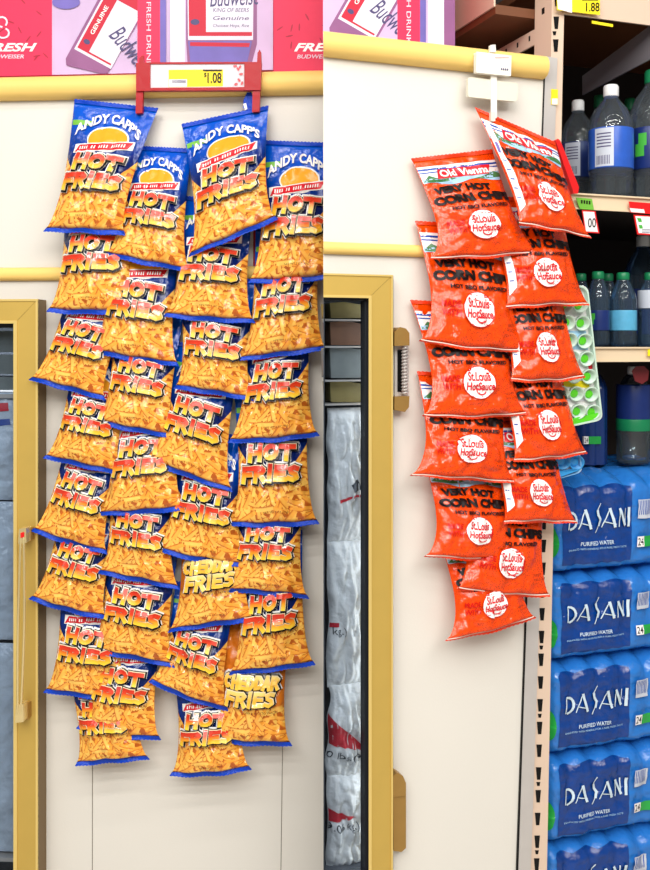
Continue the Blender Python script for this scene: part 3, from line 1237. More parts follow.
cart.rect(185, -60, 258, 78, 'photo_lilac')
cart.poly([(186, -60), (257, -60), (257, 44), (250, 70), (188, 70), (186, 40)], 'photo_plum')
cart.poly([(187, -60), (254, -60), (253, 40), (188, 40)], 'photo_silver')
cart.poly([(188, -60), (253, -60), (252, 36), (189, 36)], 'carton_deep')
cart.poly([(206, -60), (253, -60), (252, 32), (206, 32)], 'photo_silver')
cart.ellipse(195, 22, 4.5, 3, 'photo_ink')
cart.text('Budweiser', 210, 7, 56, 16, 'photo_ink', bold=0.005, shear=0.35, rot=0.05)
for k in range(3):
    cart.text(('KING OF BEERS', 'Genuine', 'Choicest Hops, Rice')[k], 213, 12 + 8 * k, 36, 4, 'photo_ink', shear=0.2)
cart.poly([(188, 41), (252, 41), (246, 68), (191, 68)], 'photo_violet')
cart.poly([(190, 42), (250, 43), (249, 47), (190, 46)], 'carton_deep')
cart.rect(258, -60, 273, 78, 'photo_lilac')


def carton(fr, x0, x1, ybase, art, label, off=-0.03, depth=0.26, shift=0):
    m_ = MB()
    u0, zb_ = fr.uz(x0, ybase, off)
    u1, _ = fr.uz(x1, ybase, off)
    if fr is R:
        m_.plan(fr, [(x0, off), (x1, off), (x1 - 8, off - depth), (x0, off - depth)], zb_, zb_ + .28, 'carton_red')
    else:
        m_.box(fr, u0, u1, zb_, zb_ + .28, off - depth, off, 'carton_red')
    art.put(m_, lambda x, y, lf: clampz(fr.P(x, y, off + lf), zb_))
    return tag(m_.build('beer_carton'), label, 'carton', 'beer cartons on the freezer ledge')


def clampz(p, z):
    return Vector((p.x, p.y, min(max(p.z, z), z + .28)))


yb_l = 71.5
_, zc = L.uz(323, 72)
# find the px row where the carton meets the ledge at its own depth
def row_for(fr, x, z, off):
    p = fr.at(x, z, off)
    return 347 - (z - 1.6) / p.y * FPX


carton(L, -100, 272.4, row_for(L, 200, zLedge + .0006, -.03), cart, 'long red beer carton printed with bottles, above the red price holder')
c2 = Sheet(step=0, flip=True, lift0=0.0005, dl=0.00006)
c2.rect(273.2, -60, 360, 78, 'carton_red')
red_panel(c2, 273.6, 350, 294)
carton(L, 273.2, 350, row_for(L, 300, zLedge + .0006, -.03), c2, 'red beer carton end standing right of the long carton, at the white panel edge')

# ------------------------------------------------------------------ red sign holder with price
sh_root = thing('sign_holder', L.P(198, 91, .034), 'red plastic clip holder with yellow price card on the cream bumper rail', 'price holder')
mb = MB()
HO = 0.044
mb.slab(L, [(136, 63), (150, 62.2), (150, 90.6), (136, 91.2)], HO - .009, HO + .002, 'red_plastic')
mb.slab(L, [(244.5, 61.8), (261.5, 62), (260.5, 90), (244.5, 90.2)], HO - .009, HO + .002, 'red_plastic')
mb.slab(L, [(150, 62.2), (244.5, 61.8), (244.5, 63.6), (150, 64)], HO - .009, HO, 'red_plastic')
mb.slab(L, [(150, 87.8), (244.5, 87), (244.5, 90.2), (150, 90.6)], HO - .009, HO + .003, 'red_plastic')
mb.slab(L, [(150, 63.5), (244.5, 63.2), (244.5, 87.6), (150, 88.4)], HO - .009, HO - .004, 'red_plastic')
mb.slab(L, [(257.5, 53), (259.5, 49.5), (261, 52), (261.5, 63), (257, 63)], HO - .006, HO, 'red_plastic')
mb.slab(L, [(139, 58), (143.5, 54.5), (144, 63), (139, 63)], HO - .006, HO, 'red_plastic')
mb.build('holder_frame', sh_root, bevel=0.0012)
pc = Sheet(step=0, flip=True, lift0=0.0003, dl=0.00008)
pc.rect(150.5, 64, 244, 87.4, 'paper_mottled')
pc.poly([(170, 66.5), (193, 66), (193, 69), (170, 69.4)], 'photo_silver')
pc.poly([(168.6, 69.8), (223, 69.4), (223, 86.4), (168.6, 87.2)], 'tag_yellow')
pc.poly([(169, 79.4), (187, 79.2), (187, 86.6), (169, 86.9)], 'paper_white')
for k in range(14):
    pc.rect(172 + k, 80, 172.5 + k, 83, 'photo_ink')
pc.rect(203, 69.6, 222, 71, 'dark_print')
pc.text('1.08', 207.5, 83, 14, 10.5, 'dark_print', bold=0.012)
pc.text('$', 204, 77.5, 2.4, 5, 'dark_print')
for k, (x, y) in enumerate(((235, 66), (238, 69), (240, 67), (241, 74), (239, 80), (242, 83), (236, 84))):
    pc.ellipse(x, y, 2.0, 1.2, 'red_print', n=8, rot=k)
mb = MB()
mb.slab(L, [(150.3, 63.8), (244.2, 63.6), (244.2, 87.6), (150.3, 88)], HO - .004, HO - .0028, 'paper_white')
pc.put(mb, lambda x, y, lf: L.P(x, y, HO - .0028 + lf))
mb.build('price_card', sh_root)
for pts in ([(136, 91), (143, 90.6), (142.4, 113), (135.6, 113.4)], [(252.6, 90), (260, 89.5), (259.4, 111.5), (252, 112)]):
    mb = MB()
    mb.slab(L, pts, HO - .012, HO - .002, 'red_plastic')
    mb.build('clip', sh_root, bevel=0.0012)
for x in (139, 256):
    mb = MB()
    mb.slab(L, [(x - 2.5, 92), (x + 2.5, 92), (x + 1.5, 640), (x - 3.5, 640)], .002, .004, 'red_plastic')
    mb.build('hanging_strip', sh_root)
fl = MB()
fl.slab(L, [(243.5, 100), (247, 92.5), (251, 92), (253, 97), (253, 109), (247, 110), (243, 108)], .022, .026, 'blue_seal')
fl.slab(L, [(243.2, 104), (246, 103), (247.5, 109), (245, 110)], .026, .0275, 'white_print')
fl.build('folded_corner', hot_bags[15])

# ------------------------------------------------------------------ right wall
mb = MB()
uS, zS = R.uz(323, 40)
uE0, zE0 = R.uz(545, 76)
uDoorR, zDoorT = R.uz(393.5, 274)
_, zTopR = R.uz(323, 33)


def RW(x, y):
    return R.P(x, y, 0)


uEb = R.uz(505.5, 1170)[0]
mb.prism([R.W(uDoorR, 0, 0), R.W(uEb, 0, 0), R.W(uE0, zTopR, 0), R.W(uDoorR, zTopR, 0)], -R.n * .03, 'white_enamel')
mb.plan(R, [(323.3, 0), (393.5, 0), (393.5, -.03), (323.3, -.03)], zDoorT - .004, zTopR, 'white_enamel')
mb.plan(R, [(323.3, -.03), (535, -.03), (475, -.23), (323.3, -.23)], zTopR - .03, zTopR, 'white_enamel')
structure(mb.build('wall_right'))
_, za = R.uz(323, 27.5, .026)
_, zb = R.uz(323, 52.5, .026)
rail(R, uS, R.uz(545, 60, .01)[0], (za + zb) / 2, za - zb, .026, 'trim_4', 323.4)
_, za = R.uz(330, 241, .014)
_, zb = R.uz(330, 253.5, .014)
rail(R, uS, R.uz(500, 245)[0], (za + zb) / 2, za - zb, .013, 'trim_5', 323.4)
# metal end trim
mb = MB()
mb.slab(R, [(545.5, 56), (557.5, 58), (531, 868), (524, 1180), (511, 1180), (518.5, 868), (544.8, 76)], -.001, .004, 'steel')
mb.slab(R, [(545.2, 57), (545.8, 57), (518.2, 868), (512, 1180), (510.5, 1180), (516.8, 868)], .001, .0045, 'black')
tr = structure(mb.build('trim_6'))

# right freezer door
dr = thing('freezer_door', R.P(380, 1180, 0.02), 'gold framed glass freezer door left of the orange bags with brass hinges', 'freezer door')
FO2 = 0.026
uo, zo = R.uz(392.5, 275, FO2)
ui, zi = R.uz(368.6, 298.2, FO2)
mb = MB()
gold_frame(R, mb, uo, zo, ui, zi, uS, 0.0045, FO2, FO2 - .001, 323.4)
mb.build('door_frame', dr, bevel=.001)
mb = MB()
g = 0.003
mb.prism([R.W(ui - g, zfl, .016), R.W(ui + .008, zfl, .016), R.W(ui + .008, zi, .016), R.W(ui - g, zi - .004, .016)], -R.n * .02, 'gasket')
ug = R.uz(323.4, 300, .016)[0]
mb.prism([R.W(ug, zi - .004, .016), R.W(ui - g, zi - .004, .016), R.W(ui, zi, .016), R.W(ug, zi, .016)], Vector((0, .02, 0)), 'gasket')
mb.build('gasket', dr)
mb = MB()
mb.plan(R, [(323.4, .005), (364.5, .005), (364.2, 0), (323.4, 0)], zfl, zi - .004, 'pane')
mb.build('glass', dr)
# hinges
hg = MB()
hg.slab(R, [(394.5, 332), (400, 327), (406, 328.5), (409.5, 333), (409.5, 345.5), (394.5, 346)], .0, .024, 'brass')
hg.slab(R, [(394.5, 397), (409.5, 396), (409, 407), (405, 412), (394.5, 410)], .0, .024, 'brass')
hg.slab(R, [(394.8, 346), (408.5, 345.5), (408.5, 396), (394.8, 397)], .0, .004, 'steel')
hg.slab(R, [(397.5, 350), (402, 350), (402, 392), (397.5, 392)], .004, .0046, 'black')
ho = hg.build('hinge', dr, bevel=.002)
sp_ = MB()
pts = []
for k in range(161):
    t = k / 160
    c_ = R.P(404.8, 347 + 48 * t, .014)
    a = t * 2 * math.pi * 15
    pts.append(c_ + R.u * .0055 * math.cos(a) + R.n * .0055 * math.sin(a))
sp_.tube(pts, .0013, 'steel', 6)
sp_.build('spring', ho)
hg = MB()
hg.slab(R, [(393, 776), (398, 773), (403, 776), (406, 783), (406, 796), (393, 797)], .0, .022, 'brass')
hg.slab(R, [(393, 797), (406, 796), (406, 848), (401.5, 852), (393.5, 851)], .0, .019, 'brass')
hg.build('hinge', dr, bevel=.002)

# interior of right freezer
mb = MB()
D = -0.135
mb.plan(R, [(323.4, D), (396, D), (396, D - .008), (323.4, D - .008)], .05, zDoorT, 'case_inner')
mb.plan(R, [(323.4, -.012), (324.4, -.012), (324.4, D), (323.4, D)], .05, zDoorT - .005, 'case_inner')
mb.box(R, uDoorR - .006, uDoorR - .001, .05, zDoorT, D, -.031, 'case_inner')
mb.plan(R, [(323.4, -.031), (392, -.031), (372, D), (323.4, D)], zDoorT - .012, zDoorT - .005, 'case_inner')
mb.plan(R, [(323.4, -.005), (392, -.005), (372, D), (323.4, D)], .05, .06, 'case_inner')
structure(mb.build('trim_7'))
for k, (y0, y1, mm, lb) in enumerate(((303, 318, 'pack_yellow', 'yellowish frozen packet on the highest row behind the right freezer glass'),
                                      (322, 345, 'pack_brown', 'brown frozen packet on the second row behind the right freezer glass'),
                                      (348, 378, 'pack_grey', 'large greyish frozen packet above the wire shelf behind the right glass'),
                                      (382, 402, 'pack_yellow', 'yellow and brown frozen packet just above the ice in the right freezer'))):
    mb = MB()
    mb.slab(R, [(330, y0), (344, y0 - 1), (360, y0 + 1.5), (374, y0), (375, y1), (331, y1)], D + .03, -.055 - .01 * (k % 2), mm)
    tag(mb.build('frozen_packet', bevel=.005, segs=3), lb, 'frozen food', 'frozen packets behind the right glass')
for y, lb in ((319.5, 'highest'), (346, 'second'), (379.5, 'third'), (403, 'lowest')):
    mb = MB()
    _, z = R.uz(340, y, -.06)
    mb.plan(R, [(325, -.04), (388, -.04), (374, D + .004), (325, D + .004)], z - .003, z, 'steel')
    tag(mb.build('freezer_shelf'), f'{lb} of four thin shelves behind the right freezer glass', 'freezer shelf', 'thin shelves in the right freezer')
A1 = Sheet(step=2, flip=True)
A1.poly([(335, 497), (350, 492), (364, 491), (364, 493), (350, 494.5), (335, 500)], 'ice_red')
A1.poly([(345, 482), (352, 477), (356, 486), (348, 490)], 'ice_print')
A2 = Sheet(step=2, flip=True)
A2.poly([(318, 620), (334, 618), (334, 622), (318, 625)], 'ice_red')
A2.text('20 lbs. (9.06 kg.)', 286, 636, 55, 9, 'ice_print', rot=0.1)
A3 = Sheet(step=2, flip=True)
A3.poly([(316, 700), (324, 708), (362, 744), (316, 736)], 'ice_red')
A3.text('20 lbs. (9.06 kg.)', 322, 751, 58, 8, 'ice_print', rot=-0.12)
A4 = Sheet(step=2, flip=True)
A4.poly([(316, 801), (350, 811), (316, 818)], 'ice_red')
A4.text('20 lbs. (9.06 kg.)', 300, 826, 53, 8, 'ice_print', rot=0.05)
G = 'bags of ice behind the right glass'
ice_bag(R, 327, 408, 372, 540, -.06, .03, 11, 'bag of clear ice highest in the right freezer, thin red curve on it', G, A1)
ice_bag(R, 327, 540, 372, 682, -.06, .03, 12, 'crinkled bag of ice below the first in the right freezer', G, A2)
ice_bag(R, 327, 682, 372, 772, -.06, .03, 13, 'bag of ice with a red wedge and weight printed in pounds, right freezer', G, A3)
ice_bag(R, 327, 772, 372, 860, -.06, .03, 14, 'lowest bag of ice in the right freezer, narrow red wedge printed', G, A4)
mb = MB()
_, z = R.uz(340, 861, -.06)
mb.plan(R, [(325, -.03), (388, -.03), (374, D + .004), (325, D + .004)], .061, z - .002, 'case_inner')
structure(mb.build('trim_8'))

# carton on the right ledge
c3 = Sheet(step=0, flip=True, lift0=0.0005, dl=0.00006)
c3.rect(323, -90, 455, 60, 'photo_lilac')
T3 = bottle_art(c3, 368, 6, 0.52, 0.95)
c3.text('Budweiser', 369, 11, 60, 18, 'photo_ink', bold=0.005, shear=0.3, rot=-0.72)
c3.text('GENUINE', 357.5, 5, 32, 4.4, 'white_print', bold=0.01, rot=1.05)
c3.rect(397.5, -90, 420, 60, 'carton_red')
c3.text('FRESH DRINK', 406.5, -22, 66, 4.5, 'photo_silver', rot=-1.5708)
c3.rect(420, -90, 426, 60, 'photo_violet')
c3.rect(428, -90, 444, 60, 'photo_silver')
c3.rect(444, -90, 455, 60, 'photo_plum')
carton(R, 323.5, 455, row_for(R, 400, zTopR + .0006, -.02), c3, 'red and lilac beer carton standing on the right ledge beside the brown shelf', off=-.02, depth=.17)

# ------------------------------------------------------------------ white clip strip
cs = thing('clip_strip', R.P(494, 118, .03), 'white plastic clip strip with two blank plates over the orange bags', 'clip strip')
mb = MB()
mb.slab(R, [(490.5, 45), (495.5, 44.5), (496, 52), (490.5, 52)], .024, .031, 'white_plastic')
mb.slab(R, [(491, 75), (497, 75.5), (497, 118), (491.5, 118)], .030, .033, 'white_plastic')
mb.slab(R, [(491, 112), (495.6, 112), (495.3, 121), (491, 121)], .033, .04, 'ivory_plastic')
mb.slab(R, [(491, 118), (497, 118), (502, 600), (496, 600)], .002, .004, 'white_plastic')
mb.build('strip', cs, bevel=.0006)
mb = MB()
mb.slab(R, [(476.5, 51.5), (511.5, 55.5), (511, 76), (476.3, 72.5)], .030, .040, 'white_plastic')
pl_ = Sheet(step=0, flip=True)
for k in range(4):
    pl_.rect(501 + 2 * k, 68 + .2 * k, 502.2 + 2 * k, 70 + .2 * k, 'photo_ink')
pl_.rect(495, 57.5, 509, 57.9, 'red_print')
pl_.put(mb, lambda x, y, lf: R.P(x, y, .040 + lf))
mb.build('upper_plate', cs, bevel=.0018)
mb = MB()
mb.slab(R, [(468, 78), (470, 77), (517, 83), (518, 84.5), (517.5, 100), (515, 101.5), (469, 97), (468, 95)], .024, .031, 'ivory_plastic')
mb.build('lower_plate', cs, bevel=.0015)

# ------------------------------------------------------------------ shelving rack
rk = thing('shelving_rack', R.at(556, 0, -.02), 'beige slotted steel shelving rack holding bottled water at the right', 'shelving')
mb = MB()
PO = -.002
post = [(565.5, -40), (563, 60), (552, 600), (547, 868), (541, 1180), (525, 1180), (531, 868), (551, 60), (552.5, -40)]
mb.slab(R, post, PO - .06, PO, 'beige_steel')


def slot(x, y, w, hgt):
    return [R.P(x - w / 2, y, PO + .0006), R.P(x - w * .3, y + hgt, PO + .0006), R.P(x + w * .3, y + hgt, PO + .0006), R.P(x + w / 2, y, PO + .0006)]


def xs(y):
    return 541.2 + (650 - y) * .0215


k = 0
y = 653.5 - 22.75 * 30
while y < 880:
    if y > 470 or y < 60:
        xx = xs(y) + (1.5 if y < 60 else 0)
        mb.add(slot(xx, y, 5.6, 12.5), [(0, 1, 2, 3)], 'black')
        if (round((y - 653.5) / 22.75)) % 3 == 0:
            xq = xs(y - 8)
            mb.add(slot(xq, y - 8, 4, 4), [(0, 1, 2, 3)], 'black')
    y += 22.75
# holes on the side of the post
for yy in (6, 21, 34, -10):
    p0 = R.P(552, yy, PO)
    c0 = p0 - R.n * .03 - R.u * .0006
    mb.add([c0 + Vector((0, 0, .006)) + R.n * .005, c0 + Vector((0, 0, .006)) - R.n * .005, c0 - Vector((0, 0, .006)) - R.n * .005, c0 - Vector((0, 0, .006)) + R.n * .005], [(0, 1, 2, 3)], 'black')
mb.build('upright', rk)
uP = R.uz(552, 300)[0]
uX = uP + 0.75
DB = -.55
# brace behind the post
mb = MB()
pb = R.P(552, 30, PO)
zt_ = R.P(552, 30, PO).z
q0 = pb - R.n * .06
zz = 1.6 + (347 - 29) / FPX * q0.y
mb.prism([Vector((q0.x, q0.y, zz)), Vector((q0.x, q0.y, zz - .03)), Vector((q0.x, q0.y, zz - .03)) - R.n * .4, Vector((q0.x, q0.y, zz)) - R.n * .4], R.u * .004, 'beige_steel')
for kk in range(8):
    c0 = Vector((q0.x, q0.y, zz - .013)) - R.n * (.02 + .045 * kk) - R.u * .0006
    mb.add([c0 + Vector((0, 0, .005)) + R.n * .003, c0 + Vector((0, 0, .005)) - R.n * .003, c0 - Vector((0, 0, .005)) - R.n * .003, c0 - Vector((0, 0, .005)) + R.n * .003], [(0, 1, 2, 3)], 'black')
mb.build('brace', rk)


def shelf(y_top, y_bot, x_ref, board, uA, name, lipmat='lip_beige'):
    _, z1 = R.uz(x_ref, y_top, PO)
    _, z0 = R.uz(x_ref, y_bot, PO)
    m_ = MB()
    m_.box(R, uA, uX, z1 - .018, z1 - .001, DB, PO - .004, board)
    o = m_.build('shelf', rk)
    l_ = MB()
    l_.box(R, uA, uX, z0, z1, PO - .004, PO, lipmat)
    l_.box(R, uA, uX, z1 - .003, z1, PO - .004, PO + .006, lipmat)
    l_.box(R, uA, uX, z0, z0 + .003, PO - .004, PO + .004, lipmat)
    l_.build('shelf_lip', o, bevel=.001)
    return z1


uLip = R.uz(563, 150)[0]
z1 = shelf(-38, 15, 566, 'brown_board', uLip, 'a', 'beige_steel')
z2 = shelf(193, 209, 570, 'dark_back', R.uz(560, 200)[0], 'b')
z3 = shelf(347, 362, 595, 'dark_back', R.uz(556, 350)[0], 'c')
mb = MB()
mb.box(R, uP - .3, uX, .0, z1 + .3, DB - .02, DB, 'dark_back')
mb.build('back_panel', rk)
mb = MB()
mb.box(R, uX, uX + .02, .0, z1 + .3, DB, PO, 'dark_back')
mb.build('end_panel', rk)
# bracket under the top shelf
uB = R.uz(652, 30, -.02)[0]
b0 = R.W(uB, 0, -.02)
b1 = R.W(uB, 0, -.26)


def zrow(p, y):
    return 1.6 + (347 - y) / FPX * p.y


mb = MB()
mb.prism([Vector((b0.x, b0.y, zrow(b0, 24))), Vector((b0.x, b0.y, zrow(b0, 58))), Vector((b1.x, b1.y, zrow(b1, 95))), Vector((b1.x, b1.y, zrow(b1, 76)))], R.u * .004, 'grey_bracket')
mb.build('shelf_bracket', rk)
_, zbase = R.uz(552, 931, -.02)
mb = MB()
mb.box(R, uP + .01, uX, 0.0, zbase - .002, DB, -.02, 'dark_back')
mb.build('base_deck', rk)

# neighbouring brown shelf seen over the wall
ns = thing('wooden_shelf', R.P(500, 0, -.2), 'brown wooden shelf with beige edge behind the post at the top', 'shelf')
zs = 1.6 + .642
A_ = Vector((.332 * 1.0, 1.977, 0))
f0 = R.W(R.uz(497, 0, -.07)[0], zs, -.07)
mb = MB()
uA_ = R.uz(496, 0, -.062)[0]
uB_ = R.uz(548, 0, -.064)[0]
mb.prism([R.W(uA_, zs, -.064), R.W(uB_, zs, -.064), R.W(uB_, zs, -.5), R.W(uA_, zs, -.5)], Vector((0, 0, .018)), 'brown_board')
mb.build('board', ns)
mb = MB()
mb.box(R, uA_ - .004, uA_, zs + .014, zs + .4, -.4, -.064, 'beige_steel')
mb.build('edge_strip', ns)
mb = MB()
mb.box(R, uA_ - .09, uB_ - .03, zTopR - .3, zs, -.52, -.505, 'brown_board')
mb.build('back_board', ns)

# ------------------------------------------------------------------ price tags on the rack
def card(fr, pts, off, base, art, name, label, cat='price tag', thick=.0012, group=None):
    m_ = MB()
    m_.slab(fr, pts, off - thick, off, base)
    if art:
        art.put(m_, lambda x, y, lf: fr.P(x, y, off + lf))
    return tag(m_.build(name), label, cat, group)


a = Sheet(step=0, flip=True, lift0=.0003, dl=.00006)
a.poly([(557, -4), (572, -2), (572, 13), (558, 9)], 'paper_white')
a.rect(582, -3, 598, .5, 'dark_print')
a.text('1.88', 586, 11.5, 13.5, 9, 'dark_print', bold=.012)
card(R, [(557, -12), (600, -6), (600, 15), (557, 10)], PO + .0125, 'tag_yellow', a, 'price_tag', 'yellow price tag on the upper shelf edge beside the slotted post')
a = Sheet(step=0, flip=True, lift0=.0003, dl=.00006)
a.rect(552, 98.5, 557.6, 104.5, 'paper_white')
card(R, [(551.5, 89), (558, 89.5), (558, 105), (551.5, 104.5)], .006, 'tag_yellow', a, 'sticker', 'small yellow and white sticker on the metal corner trim', 'sticker')
card(R, [(592, 20.6), (613, 24.2), (613, 27), (592, 23.4)], PO + .0055, 'tag_yellow', None, 'sticker', 'thin yellow sticker along the bottom of the upper shelf edge', 'sticker')
a = Sheet(step=0, flip=True, lift0=.0003, dl=.00006)
for kk in range(4):
    a.rect(581 + 2.6 * kk, 200 + .3 * kk, 582.6 + 2.6 * kk, 203.5 + .3 * kk, 'dark_print')
card(R, [(576, 197.5), (592, 198.8), (594, 210), (580, 209)], PO + .0085, 'lime_print', a, 'shelf_tag', 'lime green shelf tag on the middle shelf edge by the orange bag')
a = Sheet(step=0, flip=True, lift0=.0003, dl=.00006)
a.poly([(583, 211.4), (594.2, 212), (598, 232), (586, 231.4)], 'paper_white')
a.text('00', 588, 227.6, 8, 9.5, 'dark_print', bold=.01)
card(R, [(582, 210), (595.5, 211), (599.5, 233.4), (585, 232.5)], PO + .0085, 'red_sheet', a, 'price_tag', 'white red-bordered price tag ending in two zeros under the middle shelf')
a = Sheet(step=0, flip=True, lift0=.0003, dl=.00006)
a.poly([(629.6, 208), (644, 209.4), (645, 213), (631, 212)], 'paper_white')
card(R, [(629, 201.5), (656, 203.5), (656, 214.5), (630.5, 212.5)], PO + .0085, 'red_sheet', a, 'shelf_tag', 'red shelf tag at the right end of the middle shelf edge')
a = Sheet(step=0, flip=True, lift0=.0003, dl=.00006)
a.poly([(635.2, 216), (656, 217), (656, 234), (638.6, 233)], 'paper_white')
a.poly([(637, 218), (641, 218.2), (642, 222), (638.6, 222)], 'leaf_green')
a.poly([(638.6, 225), (642, 225), (643, 228.5), (639.6, 228.5)], 'leaf_green')
for kk in range(2):
    a.rect(642, 229.5 + 2.2 * kk, 652, 230.3 + 2.2 * kk, 'photo_ink')
card(R, [(633.6, 214.6), (657, 216), (657, 235.6), (637.4, 234.4)], PO + .0085, 'red_sheet', a, 'price_tag', 'white red-bordered tag with green marks at the far right shelf end')
card(R, [(648, 349.5), (656, 349.5), (656, 356), (648, 356)], PO + .008, 'tag_yellow', None, 'price_tag', 'yellow tag edge on the lower bottle shelf at far right')
mb = MB()
mb.slab(R, [(555.5, 140), (558, 138.6), (560.5, 141), (579, 187), (578, 193.5), (574, 193.5)], .016, .03, 'red_sheet')
tag(mb.build('shelf_sign', bevel=.001), 'red plastic sign edge sticking out behind the topmost orange bag', 'sign')


# ------------------------------------------------------------------ bottles
def bottle(x, width, y_top, zbase, off, capm, labelm, label, group, ly=(131, 171), clear='bottle_clear', back=False, white=False, leaf=False, capw=.33):
    c0 = R.at(x, zbase, off)
    r = width / 2 / FPX * c0.y
    H = (347 - y_top) / FPX * c0.y + 1.6 - zbase
    root = thing('water_bottle', c0, label, 'bottle', group)
    base = c0 + Vector((0, 0, .0008))
    rc = r * capw
    hc = H * .1
    m_ = MB()
    body = [(r * .8, 0), (r * .97, H * .02), (r, H * .06), (r * .96, H * .12), (r, H * .16), (r * .96, H * .2), (r * .985, H * .24), (r * .985, H * .56), (r, H * .6), (r * .93, H * .69), (r * .72, H * .79), (rc * 1.15, H * .87), (rc * .95, H * .9), (rc * .95, H * .93)]
    m_.lathe(base, body, clear, 28)
    m_.build('bottle_body', root)
    m_ = MB()
    m_.lathe(base, [(rc, H * .9), (rc * 1.04, H * .905), (rc * 1.04, H * .985), (rc * .9, H)], capm, 20)
    m_.build('cap', root)
    m_ = MB()
    l0, l1 = [((347 - q) / FPX * c0.y + 1.6 - zbase) for q in (ly[1], ly[0])]
    m_.lathe(base, [(r * 1.002, l0), (r * 1.006, l0 + .001), (r * 1.006, l1 - .001), (r * 1.002, l1)], labelm, 28)
    tocam = (CAM - c0)
    a0 = math.atan2(tocam.y, tocam.x)

    def patch(da0, da1, f0_, f1_, mm, rr):
        vs = []
        n = 8
        for i in range(n + 1):
            aa = a0 + da0 + (da1 - da0) * i / n
            for f in (f0_, f1_):
                vs.append(base + Vector((math.cos(aa) * r * rr, math.sin(aa) * r * rr, l0 + (l1 - l0) * f)))
        m_.add(vs, [(2 * i, 2 * i + 2, 2 * i + 3, 2 * i + 1) for i in range(n)], mm, smooth=True)
    if white:
        patch(-.75, .12, .03, .97, 'label_grey', 1.012)
        for kk in range(5):
            patch(-.65, 0, .5 + .08 * kk, .53 + .08 * kk, 'photo_ink', 1.016)
        for kk in range(9):
            patch(-.65 + .07 * kk, -.62 + .07 * kk, .08, .3, 'photo_ink', 1.016)
    if leaf:
        patch(-.75, -.35, .3, .6, 'leaf_green', 1.012)
        patch(-.6, -.25, .55, .85, 'leaf_green', 1.012)
    m_.build('label', root)
    return root


G2 = 'large water bottles on the middle shelf'
bottle(611, 44, 86, z2, -.06, 'cap_white', 'bottle_label_blue', 'large clear water bottle with white cap and blue label on the middle shelf', G2, white=True)
bottle(578, 36, 101, z2, -.20, 'cap_white', 'bottle_label_navy', 'white-capped water bottle standing behind, nearest the slotted post', G2, ly=(145, 180), white=True)
bottle(653, 48, 71, z2, -.06, 'cap_green', 'bottle_label_navy', 'green-capped water bottle with leaf label cut by the right edge', G2, ly=(131, 172), leaf=True)
bottle(599, 30, 96, z2, -.30, 'cap_green', 'bottle_label_navy', 'green-capped bottle in the shade behind the white-capped bottle, left', G2, ly=(140, 178))
bottle(630, 30, 99, z2, -.30, 'cap_green', 'bottle_label_navy', 'green-capped bottle in the shade between the two front bottles', G2, ly=(140, 178))
G3 = 'small green-capped water bottles on the lower shelf'
bottle(598, 23, 272, z3, -.05, 'cap_green', 'bottle_label_navy', 'small green-capped water bottle beside the ice mould tray, front row', G3, ly=(311, 331), leaf=True, capw=.5, clear='bottle_blue')
bottle(623, 27, 273, z3, -.05, 'cap_green', 'bottle_label_sky', 'small green-capped bottle with sky blue label, front row on lower shelf', G3, ly=(311, 331), capw=.45, clear='bottle_blue')
bottle(650, 24, 273, z3, -.07, 'cap_green', 'label_grey', 'small bottle with pale label at the far right of the lower shelf', G3, ly=(291, 309), capw=.45, clear='bottle_blue')
bottle(581, 20, 274, z3, -.14, 'cap_green', 'bottle_label_navy', 'small green-capped bottle half hidden behind the ice mould tray', G3, ly=(311, 331), capw=.5, clear='bottle_blue')
bottle(608, 20, 274, z3, -.18, 'cap_green', 'bottle_label_navy', 'small green-capped bottle in second row between two front bottles', G3, ly=(311, 331), capw=.5, clear='bottle_blue')
bottle(643, 38, 236, z3, -.28, 'cap_white', 'bottle_label_navy', 'tall dark bottle at the back of the lower shelf, right side', None, ly=(290, 335), clear='bottle_blue')


# ------------------------------------------------------------------ shrink-wrapped water packs
def dasani_letters(x0, x1, y0, y1):
    hgt = y1 - y0
    w = (x1 - x0)
    g = {
        'D': ([[(0, 0), (0, .85)]], [arc(0, .42, .13, .42, 88, -80, 8)]),
        'A1': ([[(.17, 0), (.27, .88)], [(.22, .25), (.36, .12)]], [[(.27, .88), (.345, .02)]]),
        'S': ([[(.52, 1.18), (.455, .85)], [(.49, .1), (.44, -.22)]], [[(.455, .85), (.47, .62), (.51, .4), (.49, .1)]]),
        'A2': ([[(.56, 0), (.67, .88)], [(.61, .25), (.77, .12)]], [[(.67, .88), (.75, .02)]]),
        'N': ([[(.82, 0), (.82, .86)], [(.925, 0), (.925, .86)]], [[(.82, .86), (.92, .08)]]),
        'I': ([], [[(1.0, 0), (1.0, .86)]]),
    }
    thin, thick = [], []
    for t, k in g.values():
        thin += [[(x0 + a * w, y0 + b_ * hgt) for a, b_ in pl] for pl in t]
        thick += [[(x0 + a * w, y0 + b_ * hgt) for a, b_ in pl] for pl in k]
    return thin, thick


